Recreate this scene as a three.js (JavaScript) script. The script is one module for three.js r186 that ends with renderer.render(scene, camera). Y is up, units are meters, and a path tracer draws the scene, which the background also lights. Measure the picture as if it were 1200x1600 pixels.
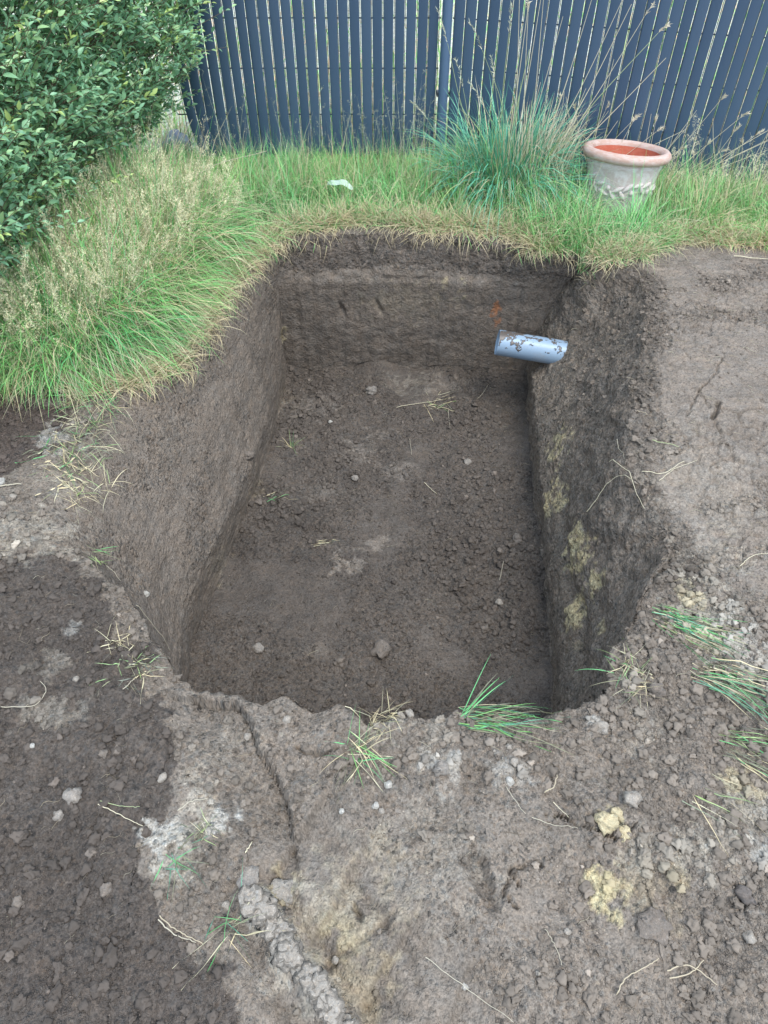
import * as THREE from 'three';
import { ImprovedNoise } from 'three/addons/math/ImprovedNoise.js';
import { mergeGeometries, mergeVertices } from 'three/addons/utils/BufferGeometryUtils.js';
import { RoundedBoxGeometry } from 'three/addons/geometries/RoundedBoxGeometry.js';

// ---------------------------------------------------------------- camera, sky, sun, exposure
const scene = new THREE.Scene();
const camera = new THREE.PerspectiveCamera(69.42, 768 / 1024, 0.05, 400);
camera.position.set(0, 1.6, 0);
{ const p = 48.5 * Math.PI / 180; camera.lookAt(0, 1.6 - Math.sin(p), -Math.cos(p)); }
const renderer = new THREE.WebGLRenderer({ antialias: true });
renderer.toneMapping = THREE.LinearToneMapping;
renderer.toneMappingExposure = 2.5;
renderer.shadowMap.enabled = true;
{ // hazy bright sky, pale at the horizon and soft blue overhead
  const W = 256, Hh = 128, d = new Float32Array(W * Hh * 4), n = new ImprovedNoise();
  for (let j = 0; j < Hh; j++) for (let i = 0; i < W; i++) {
    const el = ((j + 0.5) / Hh - 0.5) * Math.PI, az = i / W * Math.PI * 2, u = Math.max(0, Math.sin(el)), k = 4 * (j * W + i);
    const cx = Math.cos(az) * Math.cos(el), cz = Math.sin(az) * Math.cos(el);
    const c = 0.5 + 0.5 * Math.max(-1, Math.min(1, 1.6 * n.noise(cx * 2 + 7, u * 4, cz * 2) + 0.8 * n.noise(cx * 5, u * 9 + 3, cz * 5)));
    const t = Math.pow(u, 0.55), lo = [0.85, 0.94, 1.02], hi = [0.52, 0.72, 1.04], cl = [0.98, 1.03, 1.08];
    for (let q = 0; q < 3; q++) d[k + q] = el < 0 ? 0.2 : 0.8 * (lo[q] + (hi[q] - lo[q]) * t) * (1 - 0.55 * c) + cl[q] * 0.55 * c;
    d[k + 3] = 1;
  }
  const tex = new THREE.DataTexture(d, W, Hh, THREE.RGBAFormat, THREE.FloatType);
  tex.mapping = THREE.EquirectangularReflectionMapping; tex.magFilter = THREE.LinearFilter; tex.needsUpdate = true;
  scene.background = tex; scene.environment = tex;
}
const sun = new THREE.DirectionalLight(new THREE.Color(1.0, 0.95, 0.87), 1.35);
sun.position.set(2.6, 8, 0.6); sun.target.position.set(0, 0, -2);
sun.castShadow = true; sun.shadow.radius = 55; sun.shadow.mapSize.set(2048, 2048);
Object.assign(sun.shadow.camera, { left: -5, right: 5, top: 5, bottom: -5, near: 0.5, far: 30 });
scene.add(sun, sun.target);

// ---------------------------------------------------------------- helpers
function rng(seed) { let a = seed >>> 0; return () => { a = (a + 0x6D2B79F5) | 0; let t = Math.imul(a ^ (a >>> 15), 1 | a); t = (t + Math.imul(t ^ (t >>> 7), 61 | t)) ^ t; return ((t ^ (t >>> 14)) >>> 0) / 4294967296; }; }
const perlin = new ImprovedNoise();
const N3 = (x, y, z) => perlin.noise(x + 40.3, y + 17.7, z + 91.1);
const clamp = (v, a = 0, b = 1) => v < a ? a : v > b ? b : v;
const lerp = (a, b, t) => a + (b - a) * t;
const sstep = (a, b, v) => { const t = clamp((v - a) / (b - a)); return t * t * (3 - 2 * t); };
const smin = (a, b, k) => { const h = clamp(0.5 + 0.5 * (b - a) / k); return lerp(b, a, h) - k * h * (1 - h); };
function curve(pts) { // smooth 1-D interpolation through [key, value]
  const p = pts.slice().sort((a, b) => a[0] - b[0]), n = p.length;
  const m = p.map((_, i) => { const a = p[Math.max(0, i - 1)], b = p[Math.min(n - 1, i + 1)]; return (b[1] - a[1]) / (b[0] - a[0]); });
  return x => {
    if (x <= p[0][0]) return p[0][1];
    if (x >= p[n - 1][0]) return p[n - 1][1];
    let i = 0; while (x > p[i + 1][0]) i++;
    const h = p[i + 1][0] - p[i][0], t = (x - p[i][0]) / h, t2 = t * t, t3 = t2 * t;
    return (2 * t3 - 3 * t2 + 1) * p[i][1] + (t3 - 2 * t2 + t) * h * m[i] + (-2 * t3 + 3 * t2) * p[i + 1][1] + (t3 - t2) * h * m[i + 1];
  };
}
function hash3(x, y, z) { let h = Math.imul(x, 374761393) ^ Math.imul(y, 668265263) ^ Math.imul(z, 2147483647 - 58921); h = Math.imul(h ^ (h >>> 13), 1274126177); h ^= h >>> 16; return h >>> 0; }
function lumps(x, y, z, c, fill) { // round clods of about size c pressed together, 0..1
  x /= c; y /= c; z /= c;
  const ix = Math.floor(x), iy = Math.floor(y), iz = Math.floor(z); let best = 0;
  for (let i = -1; i < 2; i++) for (let j = -1; j < 2; j++) for (let k = -1; k < 2; k++) {
    const h = hash3(ix + i, iy + j, iz + k); if ((h & 255) > fill * 255) continue;
    const dx = ix + i + ((h >>> 8) & 255) / 255 - x, dy = iy + j + ((h >>> 16) & 255) / 255 - y, dz = iz + k + ((h >>> 24) & 255) / 255 - z;
    const r = 0.35 + 0.4 * ((h >>> 4) & 63) / 63, v = 1 - (dx * dx + dy * dy + dz * dz) / (r * r);
    if (v > 0) best = Math.max(best, Math.pow(v, 0.75) * r / 0.75);
  }
  return best;
}
const segDist = (x, z, a, b) => { const dx = b[0] - a[0], dz = b[1] - a[1], t = clamp(((x - a[0]) * dx + (z - a[1]) * dz) / (dx * dx + dz * dz)); return Math.hypot(x - a[0] - t * dx, z - a[1] - t * dz); };
function polyDist(x, z, pts) { let d = 1e9; for (let i = 0; i + 1 < pts.length; i++) d = Math.min(d, segDist(x, z, pts[i], pts[i + 1])); return d; }
function inPoly(x, z, p) { let c = false; for (let i = 0, j = p.length - 1; i < p.length; j = i++) if ((p[i][1] > z) !== (p[j][1] > z) && x < (p[j][0] - p[i][0]) * (z - p[i][1]) / (p[j][1] - p[i][1]) + p[i][0]) c = !c; return c; }
const used = new Map();
function numbered(n) { const k = used.get(n) || 0; used.set(n, k + 1); return k ? n + '_' + String(k).padStart(3, '0') : n; }
function shade(o) { o.traverse(m => { if (m.isMesh) { m.castShadow = true; m.receiveShadow = true; } }); return o; }
function tag(o, label, category, group, kind) { if (label) o.userData.label = label; if (category) o.userData.category = category; if (group) o.userData.group = group; if (kind) o.userData.kind = kind; return o; }
function thing(name, label, category, pos = [0, 0, 0], group) { const o = new THREE.Group(); o.name = numbered(name); o.position.set(...pos); scene.add(o); return tag(o, label, category, group); }
function part(name, geo, mat, parent) { const m = new THREE.Mesh(geo, mat); m.name = name; m.castShadow = m.receiveShadow = true; parent.add(m); return m; }
function single(name, geo, mat, label, category, group) { const m = new THREE.Mesh(geo, mat); m.name = numbered(name); m.castShadow = m.receiveShadow = true; scene.add(m); return tag(m, label, category, group); }
const lin = (r, g, b) => new THREE.Color().setRGB(r, g, b);

// ---------------------------------------------------------------- soil textures: crumbs pressed into a sheet, tileable
function soilTextures(size, seed, crumbs, rMin, rMax, streak) {
  const R = rng(seed), h = new Float32Array(size * size), c = new Float32Array(size * size).fill(0.6), warm = new Float32Array(size * size);
  const lat = p => { const a = new Float32Array(p * p); for (let i = 0; i < a.length; i++) a[i] = R(); return a; };
  const add = (p, amp, into, sx = 1) => { const L = lat(p), py = p; for (let j = 0; j < size; j++) for (let i = 0; i < size; i++) {
    const x = i / size * p / sx, y = j / size * py, x0 = Math.floor(x), y0 = Math.floor(y), px = p / sx; let fx = x - x0, fy = y - y0; fx = fx * fx * (3 - 2 * fx); fy = fy * fy * (3 - 2 * fy);
    const a = L[(y0 % py) * p + x0 % px], b = L[(y0 % py) * p + (x0 + 1) % px], d = L[((y0 + 1) % py) * p + x0 % px], e = L[((y0 + 1) % py) * p + (x0 + 1) % px];
    into[j * size + i] += amp * (lerp(lerp(a, b, fx), lerp(d, e, fx), fy) - 0.5); } };
  for (const [p, a] of [[8, 0.25], [16, 0.2], [32, 0.2], [64, 0.2], [128, 0.16], [256, 0.14]]) add(p, a, h);
  for (const [p, a] of [[8, 0.12], [32, 0.16], [128, 0.22], [256, 0.3]]) add(p, a, c);
  add(16, 0.06, warm); add(64, 0.06, warm);
  if (streak) { add(64, 0.14, h, 8); add(128, 0.1, h, 16); add(64, 0.05, c, 8); add(16, 0.2, h, 2); }
  for (let n = 0; n < crumbs; n++) {
    const r = rMin + (rMax - rMin) * Math.pow(R(), 4), cx = R() * size, cy = R() * size, tone = (R() - 0.5) * 0.5 + (R() < 0.03 ? 0.4 : 0), w = (R() - 0.5) * 0.1, sq = 0.7 + 0.6 * R(), an = R() * 3.14, ca = Math.cos(an), sa = Math.sin(an), hh = 0.02 * r + 0.06;
    for (let y = Math.floor(cy - r * 1.3); y <= cy + r * 1.3; y++) for (let x = Math.floor(cx - r * 1.3); x <= cx + r * 1.3; x++) {
      const u = ((x - cx) * ca + (y - cy) * sa) / r, v = (-(x - cx) * sa + (y - cy) * ca) / (r * sq), q = 1 - u * u - v * v; if (q <= 0) continue;
      const k = ((y + size) % size) * size + ((x + size) % size), s = Math.sqrt(q); h[k] += hh * (0.35 * s + 0.65 * q) * (0.75 + 0.5 * Math.sin(u * 9 + n) * Math.sin(v * 7 + n * 2)); c[k] += tone * Math.min(1, s * 1.5) * 0.7; warm[k] += w * s;
    }
  }
  let mn = 1e9, mx = -1e9; for (const v of h) { mn = Math.min(mn, v); mx = Math.max(mx, v); }
  const cd = new Uint8Array(size * size * 4), bd = new Uint8Array(size * size * 4);
  for (let k = 0; k < size * size; k++) {
    const v = clamp(c[k], 0.15, 1), w = warm[k]; // linear multipliers, stored as sRGB
    const g = t => Math.round(255 * Math.pow(clamp(t), 1 / 2.2));
    cd[4 * k] = g(v * (1 + w)); cd[4 * k + 1] = g(v); cd[4 * k + 2] = g(v * (1 - w)); cd[4 * k + 3] = 255;
    bd[4 * k] = bd[4 * k + 1] = bd[4 * k + 2] = Math.round(255 * (h[k] - mn) / (mx - mn)); bd[4 * k + 3] = 255;
  }
  const mk = (d, srgb) => { const t = new THREE.DataTexture(d, size, size); t.wrapS = t.wrapT = THREE.RepeatWrapping; t.magFilter = THREE.LinearFilter; t.minFilter = THREE.LinearMipmapLinearFilter; t.generateMipmaps = true; if (srgb) t.colorSpace = THREE.SRGBColorSpace; t.needsUpdate = true; return t; };
  return { map: mk(cd, true), bump: mk(bd, false) };
}
const crumbTex = soilTextures(1024, 11, 30000, 1.2, 11, false), smearTex = soilTextures(1024, 12, 9000, 1, 7, true);
const soilCrumb = new THREE.MeshStandardMaterial({ vertexColors: true, map: crumbTex.map, bumpMap: crumbTex.bump, bumpScale: 0.018, roughness: 0.95 });
const soilSmear = new THREE.MeshStandardMaterial({ vertexColors: true, map: smearTex.map, bumpMap: smearTex.bump, bumpScale: 0.012, roughness: 0.85 });

// ---------------------------------------------------------------- the ground with the pit, one sheet from the horizon to the pit floor
const D = 0.7;
const edgeN = (v, k) => 0.016 * N3(v * 6, k, 0) + 0.011 * N3(v * 17, k, 3) + 0.006 * N3(v * 45, k, 9);
const LtC = curve([[-3.1, -0.45], [-2.97, -0.46], [-2.87, -0.52], [-2.42, -0.68], [-2.03, -0.81], [-1.8, -0.9], [-1.42, -0.93], [-1.23, -0.89], [-1.1, -0.77], [-0.99, -0.665], [-0.9, -0.58], [-0.8, -0.5]]);
const LbC = curve([[-2.97, -0.48], [-2.68, -0.485], [-2.42, -0.505], [-2.03, -0.55], [-1.7, -0.605], [-1.47, -0.65], [-1.31, -0.675], [-1.1, -0.66], [-0.9, -0.6]]);
const RbC = curve([[-2.92, 0.7], [-2.42, 0.65], [-1.86, 0.615], [-1.42, 0.6], [-1.19, 0.575], [-0.9, 0.53]]);
const RtC = curve([[-3, 0.84], [-2.86, 0.9], [-2.7, 1.04], [-2.38, 0.99], [-2, 0.875], [-1.83, 0.835], [-1.54, 0.76], [-1.34, 0.79], [-1.19, 0.82], [-1.06, 0.73], [-0.99, 0.69], [-0.88, 0.58], [-0.8, 0.52]]);
const BtC = curve([[-0.5, -2.95], [-0.43, -2.98], [-0.11, -3.04], [0.28, -3.01], [0.66, -2.9], [1.07, -2.79]]);
const BbC = curve([[-0.5, -2.96], [0.1, -2.97], [0.7, -2.92]]);
const NtC = curve([[-0.64, -0.95], [-0.56, -0.9], [-0.41, -0.85], [-0.27, -0.83], [0, -0.775], [0.18, -0.8], [0.4, -0.79], [0.555, -0.88], [0.7, -0.98]]);
const Lt = z => LtC(z) + edgeN(z, 1), Lb = z => LbC(z) + 0.4 * edgeN(z, 2), Rb = z => RbC(z) + 0.4 * edgeN(z, 3), Rt = z => RtC(z) + 1.3 * edgeN(z, 4);
const Bt = x => BtC(x) + edgeN(x, 5), Bb = x => BbC(x) + 0.4 * edgeN(x, 6), Nt = x => NtC(x) + 2 * edgeN(x, 7), Nb = x => NtC(x) - 0.07 + 0.5 * edgeN(x, 8);
// logical lines: {zone, v}; out = metres beyond the rim, wall = 0..1 from rim to foot, floor = 0..1 across
function lines(outA, nWallA, nFloor, nWallB, outB) {
  const L = [];
  for (let i = outA.length - 1; i >= 0; i--) L.push({ o: -1, v: outA[i] });
  for (let i = 0; i <= nWallA; i++) L.push({ o: 0, side: -1, v: i / nWallA });
  for (let i = 1; i < nFloor; i++) L.push({ o: 1, v: i / nFloor });
  for (let i = nWallB; i >= 0; i--) L.push({ o: 0, side: 1, v: i / nWallB });
  for (const v of outB) L.push({ o: 2, v });
  return L;
}
function outward(step, fine, grow, far) { const a = []; let v = 0, s = step; while (v < far) { v += s; if (v > fine) s *= grow; a.push(v); } return a; }
const S = lines(outward(0.0065, 0.65, 1.06, 70), 95, 190, 105, outward(0.004, 0.5, 1.05, 70)); // across, left to right
const T = lines(outward(0.0055, 0.68, 1.09, 60), 40, 410, 95, outward(0.012, 0.5, 1.07, 90));   // near to far
const nS = S.length, nT = T.length;
const fL = w => w < 0.72 ? 0.55 * w / 0.72 + 0.45 * Math.sqrt(w / 0.72) : 1 - 0.04 * (w - 0.72) / 0.28;
const fR = (w, z) => { const q = sstep(-1.3, -2.4, z), e = lerp(0.78, 0.7, q); return Math.pow(clamp(w / e), lerp(0.75, 1.05, q)); };
const fB = w => w < 0.22 ? 0.6 * w / 0.22 : w < 0.29 ? lerp(0.6, 1, (w - 0.22) / 0.07) : lerp(1, 0.9, (w - 0.29) / 0.71);
const pos = new Float32Array(nS * nT * 3), nor = new Float32Array(nS * nT * 3), col = new Float32Array(nS * nT * 3);
const gsA = new Float32Array(nS * nT), gtA = new Float32Array(nS * nT);
const meanZ = t => t.o === -1 ? -0.8 + t.v : t.o === 0 && t.side === -1 ? -0.8 - 0.07 * t.v : t.o === 1 ? lerp(-0.9, -2.96, t.v) : t.o === 0 ? -2.97 : -3 - t.v;
const turf = [[-1.025, -1.915], [-0.842, -2.006], [-0.748, -2.142], [-0.706, -2.296], [-0.656, -2.506], [-0.587, -2.739], [-0.529, -2.918], [-0.431, -3.043], [-0.113, -3.111], [0.28, -3.066], [0.553, -3.01], [0.695, -2.85], [0.809, -2.814], [1.067, -2.84], [1.266, -2.988], [1.627, -2.918], [4, -2.85], [4, -3.95], [-4, -3.95], [-4, -2.05], [-1.6, -2.02], [-1.29, -1.938]];
for (let j = 0; j < nT; j++) {
  const t = T[j], zl = meanZ(t);
  const xLt = Lt(zl), xLb = Lb(zl), xRb = Rb(zl), xRt = Rt(zl);
  for (let i = 0; i < nS; i++) {
    const s = S[i]; let x, gs, z, gt, dOut = 0;
    if (s.o === -1) { x = xLt - s.v; gs = 0; dOut = s.v; }
    else if (s.o === 2) { x = xRt + s.v; gs = 0; dOut = s.v; }
    else if (s.o === 1) { x = lerp(lerp(xLt, xLb, fL(1)), lerp(xRt, xRb, fR(1, zl)), s.v); gs = 1; }
    else if (s.side < 0) { x = lerp(xLt, xLb, fL(s.v)); gs = s.v; }
    else { x = lerp(xRt, xRb, fR(s.v, zl)); gs = s.v; }
    const a = Nt(x), b = Nb(x), c = Bb(x), e = Bt(x);
    if (t.o === -1) { z = a + t.v; gt = 0; dOut = Math.max(dOut, t.v); }
    else if (t.o === 2) { z = e - t.v; gt = 0; dOut = Math.max(dOut, t.v); }
    else if (t.o === 1) { z = lerp(b, lerp(e, c, fB(1)), t.v); gt = 1; }
    else if (t.side < 0) { z = lerp(a, b, t.v); gt = t.v; }
    else { z = lerp(e, c, fB(t.v)); gt = t.v; }
    const k = j * nS + i, dep = Math.max(0, smin(gs, gt, 0.06));
    let y = -D * dep;
    gsA[k] = gs; gtA[k] = gt;
    const out = gs === 0 || gt === 0;
    if (out) {
      y -= 0.014 * Math.exp(-dOut / 0.035);
      if (Math.abs(x) < 6 && z > -8) y += 0.012 * N3(x * 1.7, 0, z * 1.7) + 0.012 * N3(x * 4, 2, z * 4) + 0.02 * N3(x * 9, 2, z * 9) * sstep(-1.0, -0.8, z);
      y += 0.05 * sstep(-0.72, -1.15, x) * sstep(-1.75, -1.35, z) * sstep(0.1, -0.3, z);        // loose heap in the near left
      y += 0.035 * sstep(0.12, -0.02, Math.abs(z + 0.88 - 0.2 * (x - 0.8))) * sstep(0.45, 0.62, x) * sstep(1.1, 0.9, x); // crumbly lip by the near right corner
      if (z < -3.9) y += 0.03 * N3(x, 5, z);
    } else if (dep > 0.9) {
      const q = sstep(0.9, 1, dep);
      y += q * (0.022 * N3(x * 3, 1, z * 3) + 0.016 * N3(x * 8, 1, z * 8));
      const dB = z - Bb(x), dR = xRb - x, dL = x - xLb;
      y += q * (0.05 * Math.exp(-dB / 0.12) * (0.5 + N3(x * 6, 4, z * 6)) + 0.05 * Math.exp(-dR / 0.09) * (0.45 + N3(x * 7, 8, z * 7)) + 0.03 * Math.exp(-dL / 0.05) * (0.2 + N3(x * 7, 8, z * 7)));
    }
    pos[3 * k] = x; pos[3 * k + 1] = y; pos[3 * k + 2] = z;
  }
}
function gridNormals() {
  for (let j = 0; j < nT; j++) for (let i = 0; i < nS; i++) {
    const k = j * nS + i, a = 3 * (j * nS + Math.max(0, i - 2)), b = 3 * (j * nS + Math.min(nS - 1, i + 2)), c = 3 * (Math.max(0, j - 2) * nS + i), d = 3 * (Math.min(nT - 1, j + 2) * nS + i);
    const ux = pos[b] - pos[a], uy = pos[b + 1] - pos[a + 1], uz = pos[b + 2] - pos[a + 2], vx = pos[d] - pos[c], vy = pos[d + 1] - pos[c + 1], vz = pos[d + 2] - pos[c + 2];
    let x = uy * vz - uz * vy, y = uz * vx - ux * vz, z = ux * vy - uy * vx; const l = Math.hypot(x, y, z) || 1;
    nor[3 * k] = x / l; nor[3 * k + 1] = y / l; nor[3 * k + 2] = z / l;
  }
}
gridNormals();
// ---- what lies where
const heapL = [[-3, -1.36], [-1.046, -1.229], [-0.962, -1.297], [-0.773, -1.186], [-0.676, -1.064], [-0.56, -0.83], [-0.452, -0.734], [-0.471, -0.536], [-0.515, -0.436], [-0.365, -0.311], [-0.241, -0.191], [-0.22, -0.017], [-3, 0.4]];
const bedL = [[-3, -2.02], [-1.282, -1.915], [-1.033, -1.866], [-1.002, -1.683], [-1.094, -1.598], [-1.145, -1.517], [-3, -1.45]];
const crackLines = [
  [[1.197, -2.142], [1.135, -2.034], [1.056, -1.948], [1.012, -1.866], [0.985, -1.828]], [[1.056, -1.948], [1.065, -1.866]],
  [[1.104, -1.892], [1.07, -1.834], [1.075, -1.766], [1.07, -1.712]], [[1.105, -1.866], [1.149, -1.834], [1.223, -1.866], [1.259, -1.85]], [[1.149, -1.834], [1.148, -1.778], [1.21, -1.766]],
  [[1.004, -2.357], [1.047, -2.386], [1.053, -2.316], [1.094, -2.336], [1.111, -2.296], [1.175, -2.288]], [[1.012, -2.296], [1.053, -2.316]], [[1.094, -2.336], [1.085, -2.377]],
  [[1.07, -1.712], [1.084, -1.626], [1.153, -1.598]], [[0.271, -0.418], [0.259, -0.448], [0.289, -0.46], [0.319, -0.46]], [[0.259, -0.448], [0.236, -0.4], [0.257, -0.377]],
  [[0.702, -0.418], [0.709, -0.377]], [[-0.057, -0.406], [-0.061, -0.389], [-0.044, -0.361]], [[0.34, -0.562], [0.41, -0.536], [0.448, -0.523], [0.479, -0.51], [0.524, -0.536]], [[-0.202, -0.711], [-0.143, -0.689], [-0.101, -0.704]]];
const deepHole = [[1.065, -1.818], [1.091, -1.85], [1.108, -1.892]];
const printEdge = [[-0.408, -0.825], [-0.343, -0.816], [-0.307, -0.765], [-0.286, -0.711], [-0.244, -0.659], [-0.214, -0.603], [-0.201, -0.555]];
const ridge = [[-0.259, -0.395], [-0.217, -0.349], [-0.175, -0.29], [-0.123, -0.239], [-0.068, -0.181]];
const hollow = [[0.18, -0.466], [0.199, -0.43], [0.211, -0.383]];
const ruts = [[[0.015, -0.372], [0, -0.349], [-0.049, -0.317], [-0.102, -0.285], [-0.133, -0.261]], [[0.046, -0.2], [0.012, -0.229], [-0.046, -0.215]], [[-0.051, -0.418], [-0.013, -0.377], [0.037, -0.322], [0.065, -0.249]]];
function zoneAt(x, y, z, gs, gt) { // 0 smooth .. 1 loose and crumbly
  if (gs === 0 || gt === 0) {
    if (inPoly(x, z, turf) || z < -3.9) return 0.6;
    let r = 0.34 + 0.4 * sstep(0, 0.25, N3(x * 5, 4, z * 5)); if (z > -1.2 && z < -0.5) r = Math.max(r, 0.75 * sstep(0.12, 0.02, NtC(x) + 0.02 - z < 0 ? z - NtC(x) : 0));
    if (x > 0.6 && z < -1.1) r = 0.06 + 0.5 * sstep(0.05, 0, x - RtC(z) - 0.05 - 0.05 * N3(x * 8, 0, z * 8)) + 0.5 * sstep(0.12, 0.3, N3(x * 2.2, 7, z * 7) + 0.5 * N3(x * 9, 7, z * 16));
    if (x > 0.55 && z >= -1.25) r = Math.max(r, 0.85 * sstep(-1.25, -1.1, z - 0.25 * (x - 0.8)));
    if (x > -0.1 && z > -0.85) r = Math.max(r, lerp(0.9, 0.35, sstep(-0.72, -0.55, z - 0.12 * N3(x * 5, 0, z * 5))));
    if (x > 0.35 && z > -0.5) r = Math.max(r, 0.75 * sstep(0, 0.2, N3(x * 4, 1, z * 4) + 0.1));
    if (x < 0 && z > -1.4 && inPoly(x + 0.05 * N3(x * 7, 1, z * 7) + 0.03 * N3(x * 25, 1, z * 25), z + 0.05 * N3(x * 7, 4, z * 7), heapL)) r = 1;
    if (x < -0.9 && inPoly(x, z, bedL)) r = 0.9;
    if (x < -0.55 && z < -1.2 && z > -1.9) r = Math.max(r, 0.3);
    return r;
  }
  if (gs >= 1 && gt >= 1) return 0.55 + 0.9 * N3(x * 2.7, 3, z * 2.7);
  if (gt <= gs) return T.length && z < -2 ? (y > -0.16 ? 0.5 : 0.1) : 0.7;             // far cut face, near face
  if (x < 0) return 0.3 + 0.12 * sstep(0.3, 0.05, -y) + 0.3 * N3(x * 5, y * 5, z * 5) - 0.2 * sstep(0.5, 0.6, -y);
  return lerp(0.75, 0.42, sstep(0.28, 0.42, -y + 0.1 * N3(0, y * 6, z * 6)));
}
// ---- soil colours: [x, y, z, radius, stretch x, stretch z, colour, strength, ragged]
const PALE = [0.28, 0.25, 0.205], LIME = [0.38, 0.36, 0.32], CLAY = [0.38, 0.32, 0.19], TAN = [0.25, 0.205, 0.14], DARK = [0.062, 0.053, 0.048], RUST = [0.3, 0.13, 0.06];
const patches = [];
const P = (a, r, c, s = 0.8, sx = 1, sz = 1, y = 0) => patches.push([a[0], y, a[1], r, sx, sz, c, s]);
P([-0.459, -0.51], 0.05, LIME, 0.95); P([-0.345, -0.549], 0.045, LIME, 0.85); P([-0.397, -0.576], 0.05, PALE, 0.7, 1, 1.3); P([-0.429, -0.645], 0.035, PALE, 0.6); P([-0.434, -0.485], 0.06, PALE, 0.7);
P([0.445, -0.406], 0.042, CLAY, 1, 1, 1.25); P([0.424, -0.43], 0.025, CLAY, 1); P([0.45, -0.372], 0.022, CLAY, 0.9); P([0.522, -0.412], 0.07, TAN, 0.5); P([0.592, -0.436], 0.03, CLAY, 0.5); P([0.566, -0.485], 0.06, PALE, 0.5, 1.4, 1);
P([0.479, -0.542], 0.03, CLAY, 0.7); P([0.789, -0.562], 0.07, PALE, 0.75, 1, 1.2); P([0.77, -0.631], 0.05, CLAY, 0.45); P([0.701, -0.497], 0.05, PALE, 0.5); P([0.776, -0.485], 0.05, LIME, 0.5);
P([-0.204, -0.418], 0.05, CLAY, 0.6); P([-0.106, -0.372], 0.1, TAN, 0.6, 1.3, 1); P([-0.066, -0.27], 0.09, TAN, 0.5); P([-0.152, -0.4], 0.05, PALE, 0.6); P([0.62, -0.466], 0.05, PALE, 0.5); P([-0.157, -0.29], 0.07, PALE, 0.5); P([-0.047, -0.239], 0.08, TAN, 0.5); P([-0.217, -0.349], 0.04, PALE, 0.9); P([-0.175, -0.29], 0.035, PALE, 0.9); P([-0.149, -0.264], 0.035, PALE, 0.9); P([-0.252, -0.389], 0.03, LIME, 0.6); P([-0.117, -0.229], 0.05, PALE, 0.7); P([-0.098, -0.333], 0.045, CLAY, 0.35);
P([-0.304, -0.659], 0.03, [0.3, 0.2, 0.1], 0.5); P([-0.362, -0.719], 0.08, PALE, 0.25); P([0.052, -0.46], 0.12, PALE, 0.3, 1.5, 1); P([0, -0.485], 0.05, TAN, 0.4);
P([0.84, -1.064], 0.1, PALE, 0.75, 1, 1.3); P([0.876, -0.969], 0.09, LIME, 0.5, 1, 1.2); P([0.807, -1.124], 0.05, CLAY, 0.5); P([0.885, -0.897], 0.08, PALE, 0.6); P([0.802, -0.987], 0.05, CLAY, 0.4);
P([-1.04, -1.712], 0.07, LIME, 0.6, 1.1, 1); P([-1.023, -1.32], 0.12, PALE, 0.6, 1.6, 0.8); P([-0.954, -1.517], 0.08, PALE, 0.4); P([-0.982, -1.834], 0.06, PALE, 0.4); P([-0.812, -0.915], 0.05, PALE, 0.3); P([-0.777, -0.797], 0.07, PALE, 0.4, 1.6, 0.6); P([-0.794, -1.015], 0.03, LIME, 0.35);
P([0.127, -0.659], 0.05, LIME, 0.45); P([0.269, -0.659], 0.05, LIME, 0.35); P([0, -0.765], 0.05, PALE, 0.5); P([0.117, -0.749], 0.05, PALE, 0.4); P([0.594, -0.88], 0.05, PALE, 0.5); P([0.486, -0.757], 0.03, LIME, 0.6); P([0.583, -0.734], 0.06, PALE, 0.35);
P([0.954, -1.517], 0.2, PALE, 0.22, 1, 1.5); P([0.913, -1.251], 0.12, PALE, 0.3);
const PW = (x, [y, z], r, c, s, sx = 1, sz = 1) => patches.push([x, y, z, r, sx, sz, c, s]);
for (const [px, yz, r, c, s] of [[0.66, [-0.358, -1.559], 0.1, CLAY, 1], [0.655, [-0.284, -1.384], 0.05, CLAY, 0.9], [0.65, [-0.449, -1.362], 0.07, CLAY, 0.95], [0.65, [-0.288, -1.198], 0.035, CLAY, 0.6], [0.65, [-0.486, -1.239], 0.05, TAN, 0.7], [0.67, [-0.476, -1.885], 0.08, CLAY, 0.9], [0.69, [-0.404, -2.108], 0.08, CLAY, 0.85], [0.69, [-0.556, -2.154], 0.05, TAN, 0.7], [0.64, [-0.3, -1.086], 0.035, TAN, 0.8]]) PW(px, yz, r, c, s);
for (const [px, yz, r, c, s] of [[-0.5, [-0.469, -2.943], 0.05, CLAY, 0.55], [-0.49, [-0.506, -3.13], 0.03, CLAY, 0.4], [-0.55, [-0.679, -2.75], 0.12, TAN, 0.35], [-0.62, [-0.66, -2.144], 0.12, TAN, 0.3], [-0.68, [-0.63, -1.713], 0.1, TAN, 0.3]]) PW(px, yz, r, c, s);
patches.push([0.517, -0.317, -2.95, 0.034, 0.6, 1.5, RUST, 1], [0.515, -0.351, -2.95, 0.036, 0.6, 1.5, RUST, 1], [0.524, -0.385, -2.95, 0.03, 0.6, 1.5, RUST, 0.8], [0.32, -0.22, -3, 0.05, 2, 1, CLAY, 0.45], [0.1, -0.3, -2.98, 0.1, 2.5, 1, TAN, 0.25], [0.15, -0.75, -2.85, 0.1, 2, 1, PALE, 0.3]);
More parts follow.
